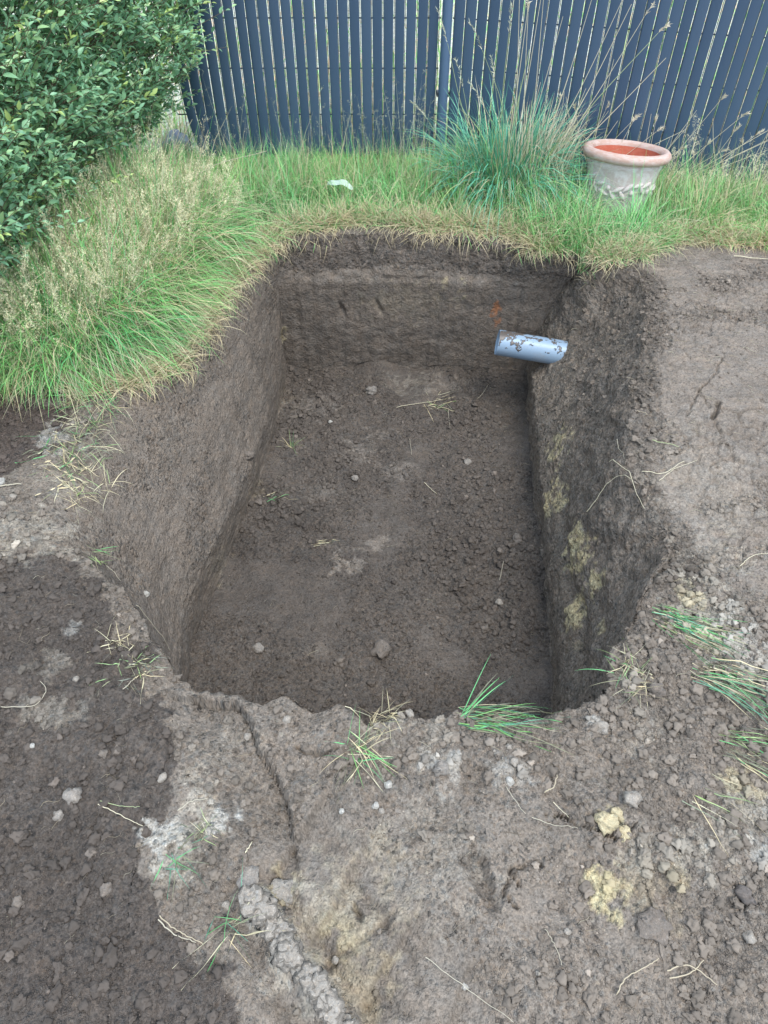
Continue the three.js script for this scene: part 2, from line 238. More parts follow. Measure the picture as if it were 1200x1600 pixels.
for (const [a, r, s] of [[[-0.137, -1.752], 0.075, 0.75], [[-0.038, -1.871], 0.05, 0.7], [[-0.364, -2.682], 0.13, 0.35], [[-0.114, -2.378], 0.09, 0.5], [[-0.029, -2.504], 0.07, 0.4], [[0.056, -2.258], 0.08, 0.4], [[-0.272, -2.144], 0.07, 0.35], [[-0.25, -1.366], 0.06, 0.3], [[0.311, -2.824], 0.1, 0.3], [[-0.374, -2.419], 0.05, 0.3]]) P(a, r, [0.19, 0.162, 0.135], s, 1.2, 0.8, -0.7);
const lumpy = patches.filter(p => p[6] === CLAY || p[6] === LIME);
function clayAt(x, y, z) { let m = 0; for (const p of lumpy) { const dx = (x - p[0]) / p[4], dy = y - p[1], dz = (z - p[2]) / p[5], d2 = dx * dx + dy * dy + dz * dz; if (d2 > p[3] * p[3] * 2.25) continue; m = Math.max(m, p[7] * sstep(1, 0.45, Math.sqrt(d2) / p[3] + 0.9 * N3(x * 26, y * 26, z * 26) + 0.7 * N3(x * 70, y * 70, z * 70))); } return m; }
function cells(x, z) { const ix = Math.floor(x), iz = Math.floor(z); let a = 9, b = 9; for (let i = -1; i < 2; i++) for (let j = -1; j < 2; j++) { const h = hash3(ix + i, 77, iz + j), d = Math.hypot(ix + i + (h & 1023) / 1023 - x, iz + j + ((h >>> 12) & 1023) / 1023 - z); if (d < a) { b = a; a = d; } else if (d < b) b = d; } return b - a; } // 0 on the border between two cells
const treadA = [-0.253, -0.4], treadB = [-0.068, -0.172];
const rough = new Float32Array(nS * nT);
for (let k = 0; k < nS * nT; k++) {
  const x = pos[3 * k], y = pos[3 * k + 1], z = pos[3 * k + 2], gs = gsA[k], gt = gtA[k];
  if (x < -3 || x > 3 || z > 0.6 || z < -4.2) { rough[k] = 0.6; continue; }
  const cl = clayAt(x, y, z), r = rough[k] = clamp(Math.max(zoneAt(x, y, z, gs, gt), 0.75 * cl) + 0.12 * N3(x * 9, y * 9, z * 9));
  let d = cl * (0.003 + 0.004 * lumps(x, y, z, 0.012, 0.5)) + 0.006 * N3(x * 14, y * 14, z * 14) * (0.4 + r) + 0.004 * N3(x * 33, y * 33, z * 33) * (0.3 + r);
  if (r > 0.3 && z > -3.1) d += (r - 0.3) * (0.011 * lumps(x, y, z, 0.045, 0.2) * (0.4 + 1.8 * Math.abs(N3(x * 60, y * 60, z * 60))) + 0.005 * lumps(x + 5, y, z, 0.022, 0.3)) + 0.0045 * r * N3(x * 75, y * 75, z * 75) + 0.008 * r * N3(x * 22, y * 22, z * 22);
  const out = gs === 0 || gt === 0;
  let dy = 0;
  if (out) {
    if (x > 0.65 && z < -1.1) { // smeared flat by the bucket: long shallow drag lines
      d += 0.005 * N3(x * 2.5, 3, z * 22) + 0.003 * N3(x * 2, 9, z * 60) + 0.006 * N3(x * 7, 6, z * 9) + 0.002 * N3(x * 50, 6, z * 50);
    }
    if (z > -1 || x > 0.8) for (const c of crackLines) { const q = polyDist(x + 0.008 * N3(x * 40, 0, z * 40), z + 0.008 * N3(x * 40, 5, z * 40), c); if (q < 0.02) dy -= (z > -1 ? 0.022 : 0.011) * sstep(0.0045 + 0.003 * N3(x * 25, 8, z * 25), 0.001, q) - 0.003 * sstep(0.02, 0.008, q); }
    if (x > 0.85 && z < -1.2) { const wx = x + 0.02 * N3(x * 14, 2, z * 14), wz = z + 0.02 * N3(x * 14, 6, z * 14), cm = sstep(0.02, 0.2, N3(x * 2.6, 11, z * 2.6) + 0.02); if (cm > 0) dy -= cm * (0.007 * sstep(0.14, 0.03, cells(wx * 15, wz * 15)) + 0.003 * sstep(0.2, 0.05, cells(wx * 38, wz * 38))); }
    if (x > 0.2 && z > -0.62) { const u = x * 0.8 + z * 0.6, v = -x * 0.6 + z * 0.8; d += (1 - r) * (0.009 * N3(u * 4, 4, v * 14) + 0.003 * N3(u * 9, 4, v * 40)); } // dragged toward the lower right
    if (x > 0.9) dy -= 0.025 * sstep(0.009, 0.002, polyDist(x, z, deepHole) + 0.006 * N3(x * 40, 1, z * 40));
    if (z > -0.95 && x < 0.2) {
      const q = polyDist(x, z, printEdge); let e = 0; // trodden slab: lower on the left of this edge
      for (let i = 0; i + 1 < printEdge.length; i++) { const a = printEdge[i], b = printEdge[i + 1]; if (segDist(x, z, a, b) === q) e = (b[0] - a[0]) * (z - a[1]) - (b[1] - a[1]) * (x - a[0]); }
      if (q < 0.16) dy -= (e > 0 ? 1 : 0) * 0.032 * sstep(0.16, 0.02, q) + 0.01 * sstep(0.009, 0.001, q);
      const g = polyDist(x + 0.01 * N3(x * 20, 0, z * 20), z, ridge); dy += 0.034 * sstep(0.03, 0.012, g) * (0.7 + 0.8 * N3(x * 22, 3, z * 22)) - 0.02 * sstep(0.09, 0.04, g) * sstep(0.02, 0.05, g);
      for (const c of ruts) dy -= 0.013 * sstep(0.011, 0.002, polyDist(x + 0.01 * N3(x * 25, 1, z * 25), z + 0.01 * N3(x * 25, 5, z * 25), c)); const tx = treadB[0] - treadA[0], tz = treadB[1] - treadA[1], tl = Math.hypot(tx, tz), al = ((x - treadA[0]) * tx + (z - treadA[1]) * tz) / tl, ac = ((x - treadA[0]) * -tz + (z - treadA[1]) * tx) / -tl; // track print right of the ridge: sloping lugs
      const tm = sstep(0.02, 0.05, ac) * sstep(0.26, 0.2, ac + 0.03 * N3(x * 9, 1, z * 9)) * sstep(-0.06, 0, al + 0.3 * ac); if (tm > 0) { const ph = (al + 0.35 * ac + 0.012 * N3(x * 12, 2, z * 12)) / 0.15, fr = ph - Math.floor(ph); dy += tm * (0.03 * fr * sstep(1, 0.93, fr) - 0.026); rough[k] = Math.min(rough[k], lerp(rough[k], 0.2, tm)); }
    }
    if (z > -0.7 && x > 0) dy -= 0.036 * sstep(0.034, 0.006, polyDist(x, z, hollow) + 0.022 * N3(x * 18, 1, z * 18) + 0.012 * N3(x * 50, 1, z * 50));
  } else if (gs >= 1 && gt >= 1) {
    d += 0.03 * r * lumps(x, 0.3, z, 0.11, 0.22) * (0.7 + N3(x * 30, 2, z * 30)) + 0.01 * N3(x * 10, 2, z * 10);
  } else if (gt <= gs && z < -2) { // far wall: cut by a toothed bucket
    const w = gt;
    if (w > 0.26) d += 0.006 * N3(x * 15, 1.5 * y, 2) + 0.003 * N3(x * 42, y * 2, 2) + 0.008 * N3(x * 5, y * 5, 1) + 0.003 * N3(x * 25, y * 25, 1) - 0.012 * sstep(0.02, 0, Math.abs(x - 0.60 + 0.04 * y)) * sstep(0.2, 0.3, w);
    else d += 0.012 * N3(x * 14, y * 14, 7) + 0.006 * N3(x * 40, y * 40, 7);
    for (const [cx, cy] of [[-0.2, -0.33], [-0.19, -0.36], [-0.03, -0.32], [-0.015, -0.35]]) d -= 0.016 * Math.exp(-(((x - cx + 0.3 * (y - cy)) / 0.008) ** 2) - ((y - cy) / 0.03) ** 2);
  } else if (x < 0) {
    d += 0.009 * N3(x * 3, y * 6, z * 6) + 0.005 * N3(x * 12, y * 12, z * 12) + 0.0025 * N3(x * 55, y * 55, z * 55);
  } else {
    const lo = sstep(0.25, 0.4, -y); d += lo * (0.012 * N3(1, y * 0.8, z * 13) + 0.007 * N3(4, y * 2, z * 34)) + (1 - lo) * (0.016 * N3(x * 9, y * 9 + z * 5, z * 9 - y * 5) + 0.005 * N3(3, (y + z) * 14, (z - y) * 45)) + 0.004 * N3(x * 60, y * 60, z * 60);
    d -= 0.02 * lo * sstep(0.05, 0, Math.abs(-y - 0.42 - 0.05 * N3(0, 3, z * 6)) - 0.005) * sstep(-2.1, -1.7, z);
  }
  pos[3 * k] += nor[3 * k] * d; pos[3 * k + 1] += nor[3 * k + 1] * d + dy; pos[3 * k + 2] += nor[3 * k + 2] * d;
}
// ---- colour of the soil
const soilA = [0.083, 0.068, 0.054], soilB = [0.14, 0.116, 0.094];
for (let k = 0; k < nS * nT; k++) {
  const x = pos[3 * k], y = pos[3 * k + 1], z = pos[3 * k + 2], gs = gsA[k], gt = gtA[k], out = gs === 0 || gt === 0;
  let m = clamp(0.5 + 0.7 * N3(x * 2, y * 2, z * 2) + 0.5 * N3(x * 7, y * 7, z * 7) + 0.35 * N3(x * 31, y * 31, z * 31)), c = [0, 1, 2].map(q => lerp(soilA[q], soilB[q], m));
  if (z < -3.85) { const f = clamp(0.5 + 0.8 * N3(x * 1.5, 0, z * 1.5) + 0.4 * N3(x * 9, 0, z * 9)); c = [lerp(0.48, 0.6, f), lerp(0.5, 0.6, f), lerp(0.4, 0.54, f)]; }
  else if (x > -3 && x < 3 && z < 0.6) {
    const mixTo = (t, a) => { a = clamp(a); for (let q = 0; q < 3; q++) c[q] = lerp(c[q], t[q], a); };
    if (out) {
      if (inPoly(x, z, turf)) mixTo([0.1, 0.085, 0.05], 0.8);
      else if (x > 0.6 && z < -1.15) mixTo([0.188, 0.156, 0.127], 0.75 * sstep(0.02, 0.09, x - RtC(z)));
      else if (x < 0.05 && z > -1.4 && inPoly(x + 0.06 * N3(x * 7, 1, z * 7) + 0.05 * N3(x * 25, 1, z * 25), z + 0.06 * N3(x * 7, 4, z * 7) + 0.04 * N3(x * 30, 4, z * 30), heapL)) mixTo([0.064, 0.052, 0.044], 0.75);
      else if (x < -0.9 && inPoly(x, z, bedL)) mixTo([0.072, 0.055, 0.046], 0.85);
      else mixTo([0.205, 0.172, 0.14], 0.48);
    } else if (gs >= 1 && gt >= 1) mixTo([0.066, 0.054, 0.046], 0.6); // moist subsoil
    else {
      if (x < 0 && gs < gt) mixTo([0.17, 0.139, 0.111], 0.6);
      if (gt <= gs && z < -2) mixTo([0.158, 0.13, 0.106], 0.6);
      if (y > -0.13 - 0.05 * N3(x * 9, 0, z * 9) && (z < -2.6) && gt < gs + 0.2) mixTo(DARK, 0.3);   // root-dark topsoil under the sward
      if (x > 0.3 && gs < gt) mixTo(y > -0.3 ? [0.155, 0.127, 0.102] : [0.185, 0.152, 0.12], 0.65);
    }
    for (const p of patches) {
      const dx = (x - p[0]) / p[4], dy = y - p[1], dz = (z - p[2]) / p[5], R = p[3] * 1.5, d2 = dx * dx + dy * dy + dz * dz; if (d2 > R * R) continue;
      const d = Math.sqrt(d2) / p[3] + 0.9 * N3(x * 26, y * 26, z * 26) + 0.7 * N3(x * 70, y * 70, z * 70);
      mixTo(p[6], p[7] * sstep(1.0, 0.45, d));
    }
  }
  for (let q = 0; q < 3; q++) col[3 * k + q] = clamp(c[q] / 0.6);
}
// one sheet, with its texture laid flat on level ground and along the face on each cut wall (uv in tiles of 0.62 m)
const flat = new THREE.BufferGeometry();
flat.setAttribute('position', new THREE.BufferAttribute(pos, 3));
{ const ix = new Uint32Array((nT - 1) * (nS - 1) * 6); let n = 0; for (let j = 0; j + 1 < nT; j++) for (let i = 0; i + 1 < nS; i++) { const a = j * nS + i, b = a + 1, c = a + nS, d = c + 1; ix[n++] = a; ix[n++] = b; ix[n++] = d; ix[n++] = a; ix[n++] = d; ix[n++] = c; } flat.setIndex(new THREE.BufferAttribute(ix, 1)); }
flat.computeVertexNormals();
const fn = flat.attributes.normal.array, RT = rng(5);
const gp = [], gn = [], gu = [], gc = [], idx = [[], []], remap = [0, 1, 2].map(() => new Int32Array(nS * nT).fill(-1));
function corner(k, zone) {
  if (remap[zone][k] >= 0) return remap[zone][k];
  const x = pos[3 * k], y = pos[3 * k + 1], z = pos[3 * k + 2];
  gp.push(x, y, z); gn.push(fn[3 * k], fn[3 * k + 1], fn[3 * k + 2]); gc.push(col[3 * k], col[3 * k + 1], col[3 * k + 2]);
  if (zone === 0) gu.push(x / 0.62, -z / 0.62); else if (zone === 1) gu.push(z / 0.62, (y + 0.5 * Math.abs(x)) / 0.62); else gu.push(y / 0.62, x / 0.62);
  return remap[zone][k] = gp.length / 3 - 1;
}
for (let j = 0; j + 1 < nT; j++) for (let i = 0; i + 1 < nS; i++) {
  const a = j * nS + i, b = a + 1, c = a + nS, d = c + 1, r = (rough[a] + rough[d]) / 2 + (RT() - 0.5) * 0.1;
  const gs = (gsA[a] + gsA[d]) / 2, gt = (gtA[a] + gtA[d]) / 2, zone = gs <= 0 || gt <= 0 || (gs >= 1 && gt >= 1) ? 0 : gs < gt ? 1 : 2;
  const A = corner(a, zone), B = corner(b, zone), C = corner(c, zone), E = corner(d, zone); idx[r > 0.34 ? 0 : 1].push(A, B, E, A, E, C);
}
const groundGeo = new THREE.BufferGeometry();
groundGeo.setAttribute('position', new THREE.Float32BufferAttribute(gp, 3));
groundGeo.setAttribute('normal', new THREE.Float32BufferAttribute(gn, 3));
groundGeo.setAttribute('uv', new THREE.Float32BufferAttribute(gu, 2));
groundGeo.setAttribute('color', new THREE.Float32BufferAttribute(gc, 3));
{ const ix = new Uint32Array(idx[0].length + idx[1].length); ix.set(idx[0]); ix.set(idx[1], idx[0].length); groundGeo.setIndex(new THREE.BufferAttribute(ix, 1)); }
groundGeo.addGroup(0, idx[0].length, 0); groundGeo.addGroup(idx[0].length, idx[1].length, 1);
console.log('ground triangles', (idx[0].length + idx[1].length) / 3);
const ground = new THREE.Mesh(groundGeo, [soilCrumb, soilSmear]); ground.name = 'ground'; ground.userData.kind = 'structure'; ground.castShadow = ground.receiveShadow = true; scene.add(ground);
// height of the ground under a point (topmost surface), from the sheet itself
const HM = new Map();
for (let k = 0; k < nS * nT; k++) { const x = pos[3 * k], z = pos[3 * k + 2]; if (x < -2.6 || x > 2.6 || z > 0.3 || z < -4.3) continue; const key = Math.round(x * 100) * 4096 + Math.round(z * 100), y = HM.get(key); if (y === undefined || pos[3 * k + 1] > y) HM.set(key, pos[3 * k + 1]); }
function groundY(x, z) { const i = Math.round(x * 100), j = Math.round(z * 100); for (let r = 0; r < 5; r++) { let b; for (let a = -r; a <= r; a++) for (let c = -r; c <= r; c++) { const v = HM.get((i + a) * 4096 + j + c); if (v !== undefined && (b === undefined || v < b)) b = v; } if (b !== undefined) return b; } return 0; }

// ---------------------------------------------------------------- privacy fence: mesh panels threaded with plastic slats
const slatMats = [[0.052, 0.09, 0.148], [0.047, 0.083, 0.138], [0.058, 0.098, 0.158]].map(c => new THREE.MeshStandardMaterial({ color: lin(...c), roughness: 0.36 }));
const steel = new THREE.MeshStandardMaterial({ color: lin(0.035, 0.045, 0.055), roughness: 0.5 });
const postMat = new THREE.MeshStandardMaterial({ color: lin(0.085, 0.14, 0.23), roughness: 0.38 });
const fenceH = 1.5;
function slatGeo(w, h, bend = 0) { // a hollow-ribbed strip: shallow convex face, rolled edges; bend curls its loose foot sideways
  const prof = [[-0.5, -0.004], [-0.5, 0.001], [-0.46, 0.003], [-0.25, 0.0042], [0, 0.0048], [0.25, 0.0042], [0.46, 0.003], [0.5, 0.001], [0.5, -0.004]], rows = bend ? 24 : 6, p = [], ix = [];
  for (let r = 0; r <= rows; r++) { const t = r / rows, y = 0.015 + h * (bend ? t * t : t), q = Math.max(0, 0.3 - y) / 0.3; for (const [a, b] of prof) p.push(a * w + bend * 0.07 * q * q, y, b + bend * 0.03 * q * q); }
  const m = prof.length; for (let r = 0; r < rows; r++) for (let i = 0; i < m; i++) { const a = r * m + i, b = r * m + (i + 1) % m; ix.push(a, b, b + m, a, b + m, a + m); }
  const g = new THREE.BufferGeometry(); g.setAttribute('position', new THREE.Float32BufferAttribute(p, 3)); g.setIndex(ix); g.computeVertexNormals(); return g.toNonIndexed();
}
function fencePanel(label, origin, angle, n, pitch, slatW, seed, dir) {
  const R = rng(seed), f = thing('privacy_fence', label, 'fence', origin); f.rotation.y = angle;
  const shared = [0, 1, 2].map(i => slatGeo(slatW + (i - 1) * 0.0008, fenceH));
  for (let i = 0; i < n; i++) {
    const x = dir * (0.041 + i * pitch), curl = dir < 0 && i >= n - 2;
    const m = part('slat', curl ? slatGeo(slatW, fenceH, i === n - 1 ? 0.8 : 0.55) : shared[Math.floor(R() * 3)], slatMats[Math.floor(R() * 3)], f);
    m.position.set(x + (R() - 0.5) * 0.0016, R() * 0.012 - 0.01, (R() - 0.5) * 0.002); m.rotation.set(0, (R() - 0.5) * 0.05, (R() - 0.5) * 0.003);
  }
  const len = n * pitch + 0.04, wire = new THREE.CylinderGeometry(0.0017, 0.0017, fenceH + 0.03, 6);
  for (let i = 0; i <= n; i++) { const m = part('mesh_wire', wire, steel, f); m.position.set(dir * (0.0165 + i * pitch) + (R() - 0.5) * 0.003, fenceH / 2 + 0.03, -0.006); }
  const rail = new THREE.CylinderGeometry(0.003, 0.003, len, 6).rotateZ(Math.PI / 2);
  for (let y = 0.2; y < fenceH + 0.02; y += 0.2) { const m = part('cross_wire', rail, steel, f); m.position.set(dir * len / 2 + dir * 0.01, y, -0.0115); }
  return f;
}
const fenceL = fencePanel('blue grey slat fence panel left of the post, two slats curling at its foot', [0.262, 0, -3.79], 0, 24, 0.0502, 0.043, 21, -1);
const fenceR = fencePanel('dark blue grey slat fence panel right of the post, behind the terracotta pot', [0.292, 0, -3.79], -0.205, 36, 0.0502, 0.0445, 22, 1);
{ const p = thing('fence_post', 'slim blue grey post joining the two slat fence panels', 'post', [0.277, -0.05, -3.775]);
  part('shaft', new THREE.CylinderGeometry(0.023, 0.023, 1.65, 24).translate(0, 0.825, 0), postMat, p);
  part('cap', new THREE.LatheGeometry([[0, 1.672], [0.018, 1.668], [0.0255, 1.655], [0.0255, 1.64]].map(q => new THREE.Vector2(...q)).reverse(), 24), steel, p);
  for (const y of [0.3, 0.75, 1.2]) part('clamp', new RoundedBoxGeometry(0.06, 0.022, 0.034, 2, 0.004).translate(0, y + 0.05, -0.008), steel, p); }
{ // a rounded grey stone behind the loose fence foot
  const g = lump(91, 0.075, 0.8); single('stone', g, new THREE.MeshStandardMaterial({ color: lin(0.22, 0.24, 0.3), roughness: 0.9 }), 'blue grey stone behind the curled foot of the left fence panel', 'stone').position.set(-1.05, 0.03, -3.87); }

// ---------------------------------------------------------------- terracotta pot
function lump(seed, r, flat = 0.75, det = 3, rough_ = 0.35) { // an irregular stone or clod
  const g = mergeVertices(new THREE.IcosahedronGeometry(1, det).deleteAttribute('normal').deleteAttribute('uv')), p = g.attributes.position, o = seed * 7.31;
  for (let i = 0; i < p.count; i++) {
    const x = p.getX(i), y = p.getY(i), z = p.getZ(i);
    let k = 1 + rough_ * N3(x * 1.3 + o, y * 1.3, z * 1.3) + rough_ * 0.5 * N3(x * 3 + o, y * 3, z * 3) + rough_ * 0.3 * N3(x * 7, y * 7 + o, z * 7);
    for (let f = 0; f < 5; f++) { const h = hash3(seed, f, 9), a = (h & 255) / 40.6, b = ((h >> 8) & 255) / 255 * 2 - 1, c = Math.sqrt(1 - b * b), d = x * Math.cos(a) * c + y * b + z * Math.sin(a) * c; if (d > 0.72) k *= 1 - (d - 0.72) * 0.7; }
    p.setXYZ(i, x * k * r, y * k * r * flat, z * k * r * (0.8 + 0.3 * ((hash3(seed, 3, 3) & 255) / 255)));
  }
  g.computeVertexNormals(); return g;
}
function mottled(seed, base, spots, size = 256) { // blotchy bloom over fired clay
  const d = new Uint8Array(size * size * 4), g = t => Math.round(255 * Math.pow(clamp(t), 1 / 2.2));
  for (let j = 0; j < size; j++) for (let i = 0; i < size; i++) {
    const a = i / size * Math.PI * 2, x = Math.cos(a) * 1.6, z = Math.sin(a) * 1.6, y = j / size * 3;
    let t = clamp(0.5 + 1.1 * N3(x * 2 + seed, y * 2, z * 2) + 0.8 * N3(x * 6, y * 6 + seed, z * 6) + 0.7 * N3(x * 17, y * 17, z * 17 + seed)), k = 4 * (j * size + i);
    for (let q = 0; q < 3; q++) d[k + q] = g(lerp(base[q], spots[q], t)); d[k + 3] = 255;
  }
  const t = new THREE.DataTexture(d, size, size); t.colorSpace = THREE.SRGBColorSpace; t.wrapS = t.wrapT = THREE.RepeatWrapping; t.magFilter = THREE.LinearFilter; t.needsUpdate = true; return t;
}
const lathe = (pts, seg = 64) => new THREE.LatheGeometry(pts.map(q => new THREE.Vector2(...q)), seg);
{
  const pot = thing('flower_pot', 'empty weathered terracotta pot with thick rim and leaf relief, in the grass', 'flower pot', [1.045, 0.0, -3.265]);
  pot.rotation.set(-0.17, 0.4, -0.06);
  const whiteBloom = new THREE.MeshStandardMaterial({ map: mottled(3, [0.46, 0.39, 0.36], [0.56, 0.53, 0.51]), roughness: 0.9 });
  const rimMat = new THREE.MeshStandardMaterial({ map: mottled(8, [0.45, 0.3, 0.245], [0.52, 0.41, 0.37]), roughness: 0.88 });
  const redClay = new THREE.MeshStandardMaterial({ map: mottled(5, [0.5, 0.125, 0.07], [0.55, 0.165, 0.1]), roughness: 0.85 });
  const R = y => 0.126 + 0.036 * Math.pow(y / 0.21, 0.9);
  part('body', lathe([[0, 0], [0.121, 0], [R(0.006), 0.006], [R(0.03), 0.03], [R(0.07), 0.07], [R(0.11), 0.11], [R(0.15), 0.15], [R(0.18), 0.18], [R(0.186) + 0.004, 0.186], [R(0.2) + 0.004, 0.2], [R(0.21), 0.21]]), whiteBloom, pot);
  part('rim', lathe([[0.158, 0.206], [0.176, 0.209], [0.186, 0.217], [0.19, 0.229], [0.187, 0.241], [0.178, 0.249], [0.167, 0.251], [0.158, 0.247], [0.149, 0.238], [0.147, 0.229]]), rimMat, pot);
  part('inside', lathe([[0.147, 0.23], [0.146, 0.2], [0.142, 0.15], [0.13, 0.06], [0.118, 0.03], [0.05, 0.022], [0, 0.021]]), redClay, pot);
  // garland of leaves and fruit in low relief round the body
  const leafG = () => { const g = new THREE.SphereGeometry(1, 12, 8); const p = g.attributes.position; for (let i = 0; i < p.count; i++) { const x = p.getX(i), w = 1 - 0.55 * x * x + 0.15 * x; p.setY(i, p.getY(i) * w * (1 - 0.25 * Math.exp(-((p.getY(i) * 6) ** 2)))); } g.computeVertexNormals(); return g; };
  const lg = leafG(), fr = new THREE.SphereGeometry(1, 12, 8), RR = rng(77);
  for (let i = 0; i < 44; i++) {
    const a = i / 44 * Math.PI * 2, sag = 0.03 * Math.abs(Math.sin(a * 2)) , y = 0.125 - sag + (i % 2 ? 0.014 : -0.012) + (RR() - 0.5) * 0.006, fruit = i % 5 === 2;
    const m = part(fruit ? 'relief_fruit' : 'relief_leaf', fruit ? fr : lg, whiteBloom, pot);
    m.position.set(Math.sin(a) * (R(y) + 0.001), y, Math.cos(a) * (R(y) + 0.001)); m.rotation.set(0, a, (i % 2 ? 0.7 : -0.6) + (RR() - 0.5) * 0.8, 'YXZ');
    fruit ? m.scale.set(0.011, 0.011, 0.007) : m.scale.set(0.024 + 0.005 * RR(), 0.01, 0.009);
  }
}

// ---------------------------------------------------------------- grey blue drain pipe sticking out of the bank
{
  const size = 512, d = new Uint8Array(size * size * 4), b = new Uint8Array(size * size * 4), g = t => Math.round(255 * Math.pow(clamp(t), 1 / 2.2));
  for (let j = 0; j < size; j++) for (let i = 0; i < size; i++) { // u round the pipe, v along it; dried mud sits on top
    const u = i / size, v = j / size, k = 4 * (j * size + i), px = u * 0.345, pv = v * 0.5;
    let top = 1 - Math.abs(((u + 0.5) % 1) - 0.5) * 5.2; // u = 0 is the top of the pipe
    const n = N3(px * 28, pv * 24, 1) + 0.6 * N3(px * 70, pv * 60, 2) + 0.4 * N3(px * 160, pv * 150, 3);
    const m = sstep(0.0, 0.13, n * 0.75 + top * 0.42 - 0.43 + 0.25 * sstep(0.62, 0.95, v));
    const s = 0.06 * N3(px * 40, pv * 3, 4) + 0.04 * N3(px * 120, pv * 120, 5), sm = 0.35 * sstep(0.1, 0.5, N3(px * 15, pv * 9, 6) + 0.3 * N3(px * 90, pv * 60, 6));
    const base = [0.25, 0.345, 0.45], mud = [0.1, 0.082, 0.07], film = [0.3, 0.33, 0.36];
    for (let q = 0; q < 3; q++) d[k + q] = g(lerp(lerp(base[q] * (1 + s), film[q], sm), mud[q] * (1 + 3 * s), m));
    b[k] = b[k + 1] = b[k + 2] = Math.round(255 * m * (0.7 + 0.3 * clamp(n + 0.5))); d[k + 3] = b[k + 3] = 255;
  }
  const mk = (a, srgb) => { const t = new THREE.DataTexture(a, size, size); if (srgb) t.colorSpace = THREE.SRGBColorSpace; t.wrapS = t.wrapT = THREE.RepeatWrapping; t.magFilter = THREE.LinearFilter; t.needsUpdate = true; return t; };
  const mat = new THREE.MeshStandardMaterial({ map: mk(d, true), bumpMap: mk(b, false), bumpScale: 0.003, roughness: 0.4 });
  const plain = new THREE.MeshStandardMaterial({ color: lin(0.25, 0.345, 0.45), roughness: 0.45 });
  const A = new THREE.Vector3(0.5, -0.345, -2.72), B = new THREE.Vector3(0.98, -0.4, -2.66), ax = B.clone().sub(A), len = ax.length(); ax.normalize();
  const pipe = thing('drain_pipe', 'short grey blue plastic drain pipe with mud on top, jutting from the right bank', 'pipe', A.toArray());
  // local axes: y along the pipe, x up
  const up = new THREE.Vector3(0, 1, 0).addScaledVector(ax, -ax.y).normalize(), side = new THREE.Vector3().crossVectors(up, ax);
  pipe.quaternion.setFromRotationMatrix(new THREE.Matrix4().makeBasis(up, ax, side));
  const r = 0.055, p = [], uvp = [], ix = [], nu = 64, nv = 40;
  for (let j = 0; j <= nv; j++) for (let i = 0; i <= nu; i++) { const a = i / nu * Math.PI * 2, y = j / nv * len; p.push(Math.cos(a) * r, y + (j ? 0 : 0.0015 * Math.sin(a * 5)), Math.sin(a) * r); uvp.push(i / nu, 1 - y / 0.5); }
  for (let j = 0; j < nv; j++) for (let i = 0; i < nu; i++) { const a = j * (nu + 1) + i, c = a + nu + 1; ix.push(a, c, c + 1, a, c + 1, a + 1); }
  const wall = new THREE.BufferGeometry(); wall.setAttribute('position', new THREE.Float32BufferAttribute(p, 3)); wall.setAttribute('uv', new THREE.Float32BufferAttribute(uvp, 2)); wall.setIndex(ix); wall.computeVertexNormals();
  part('outer_wall', wall, mat, pipe);
  part('cut_end', lathe([[0.0515, 0.004], [0.0518, 0.0], [0.0535, -0.0012], [0.0548, 0.0002], [0.055, 0.003]]), plain, pipe);
  part('inner_wall', lathe([[0.0515, 0.003], [0.0515, len]]), plain, pipe);
}

// ---------------------------------------------------------------- vegetation helpers
function blade(out, base, dir, len, w, droop, seg, tone, twist = 0, fold = 0) { // a tapering, arching strip appended to out = {p, c, ix}
  const q = base.clone(), d = dir.clone().normalize(), n0 = out.p.length / 3, step = len / seg;
  const side = new THREE.Vector3(-d.z, 0, d.x); if (side.lengthSq() < 1e-4) side.set(1, 0, 0); side.normalize().applyAxisAngle(d, twist);
  for (let i = 0; i <= seg; i++) {
    const t = i / seg, hw = 0.5 * w * (i === seg ? 0.06 : Math.min(1, 0.55 + 1.6 * t) * Math.pow(1 - t, 0.55));
    const f = fold && i > seg * fold ? 1 : 0;
    out.p.push(q.x - side.x * hw, q.y - side.y * hw, q.z - side.z * hw, q.x + side.x * hw, q.y + side.y * hw, q.z + side.z * hw);
    const k = 1; for (let s = 0; s < 2; s++) out.c.push(tone[0] * k, tone[1] * k, tone[2] * k);
    if (i < seg) { const a = n0 + 2 * i; out.ix.push(a, a + 1, a + 3, a, a + 3, a + 2); }
    d.y -= droop * step * (f ? 6 : 1) * (0.4 + 1.4 * t); d.normalize(); q.addScaledVector(d, step);
  }
  return { tip: q, dir: d };
}
const newOut = () => ({ p: [], c: [], ix: [] });
function outGeo(o) { const g = new THREE.BufferGeometry(); g.setAttribute('position', new THREE.Float32BufferAttribute(o.p, 3)); g.setAttribute('color', new THREE.Float32BufferAttribute(o.c, 3)); g.setIndex(o.ix); g.computeVertexNormals(); return g; }
const V = (x, y, z) => new THREE.Vector3(x, y, z);
const grassMat = new THREE.MeshStandardMaterial({ vertexColors: true, roughness: 0.55, side: THREE.DoubleSide });
const strawMat = new THREE.MeshStandardMaterial({ vertexColors: true, roughness: 0.7, side: THREE.DoubleSide });
const LUSH = [0.13, 0.43, 0.15], MID = [0.185, 0.47, 0.135], OLIVE = [0.3, 0.44, 0.18], STRAW = [0.5, 0.44, 0.28], PALESTRAW = [0.62, 0.56, 0.42], BLUEG = [0.11, 0.37, 0.23];
const vary = (c, R, a = 0.25) => { const k = 1 + (R() - 0.5) * 2 * a, h = (R() - 0.5) * 0.16; return [clamp(c[0] * k * (1 + h)), clamp(c[1] * k), clamp(c[2] * k * (1 - h))]; };
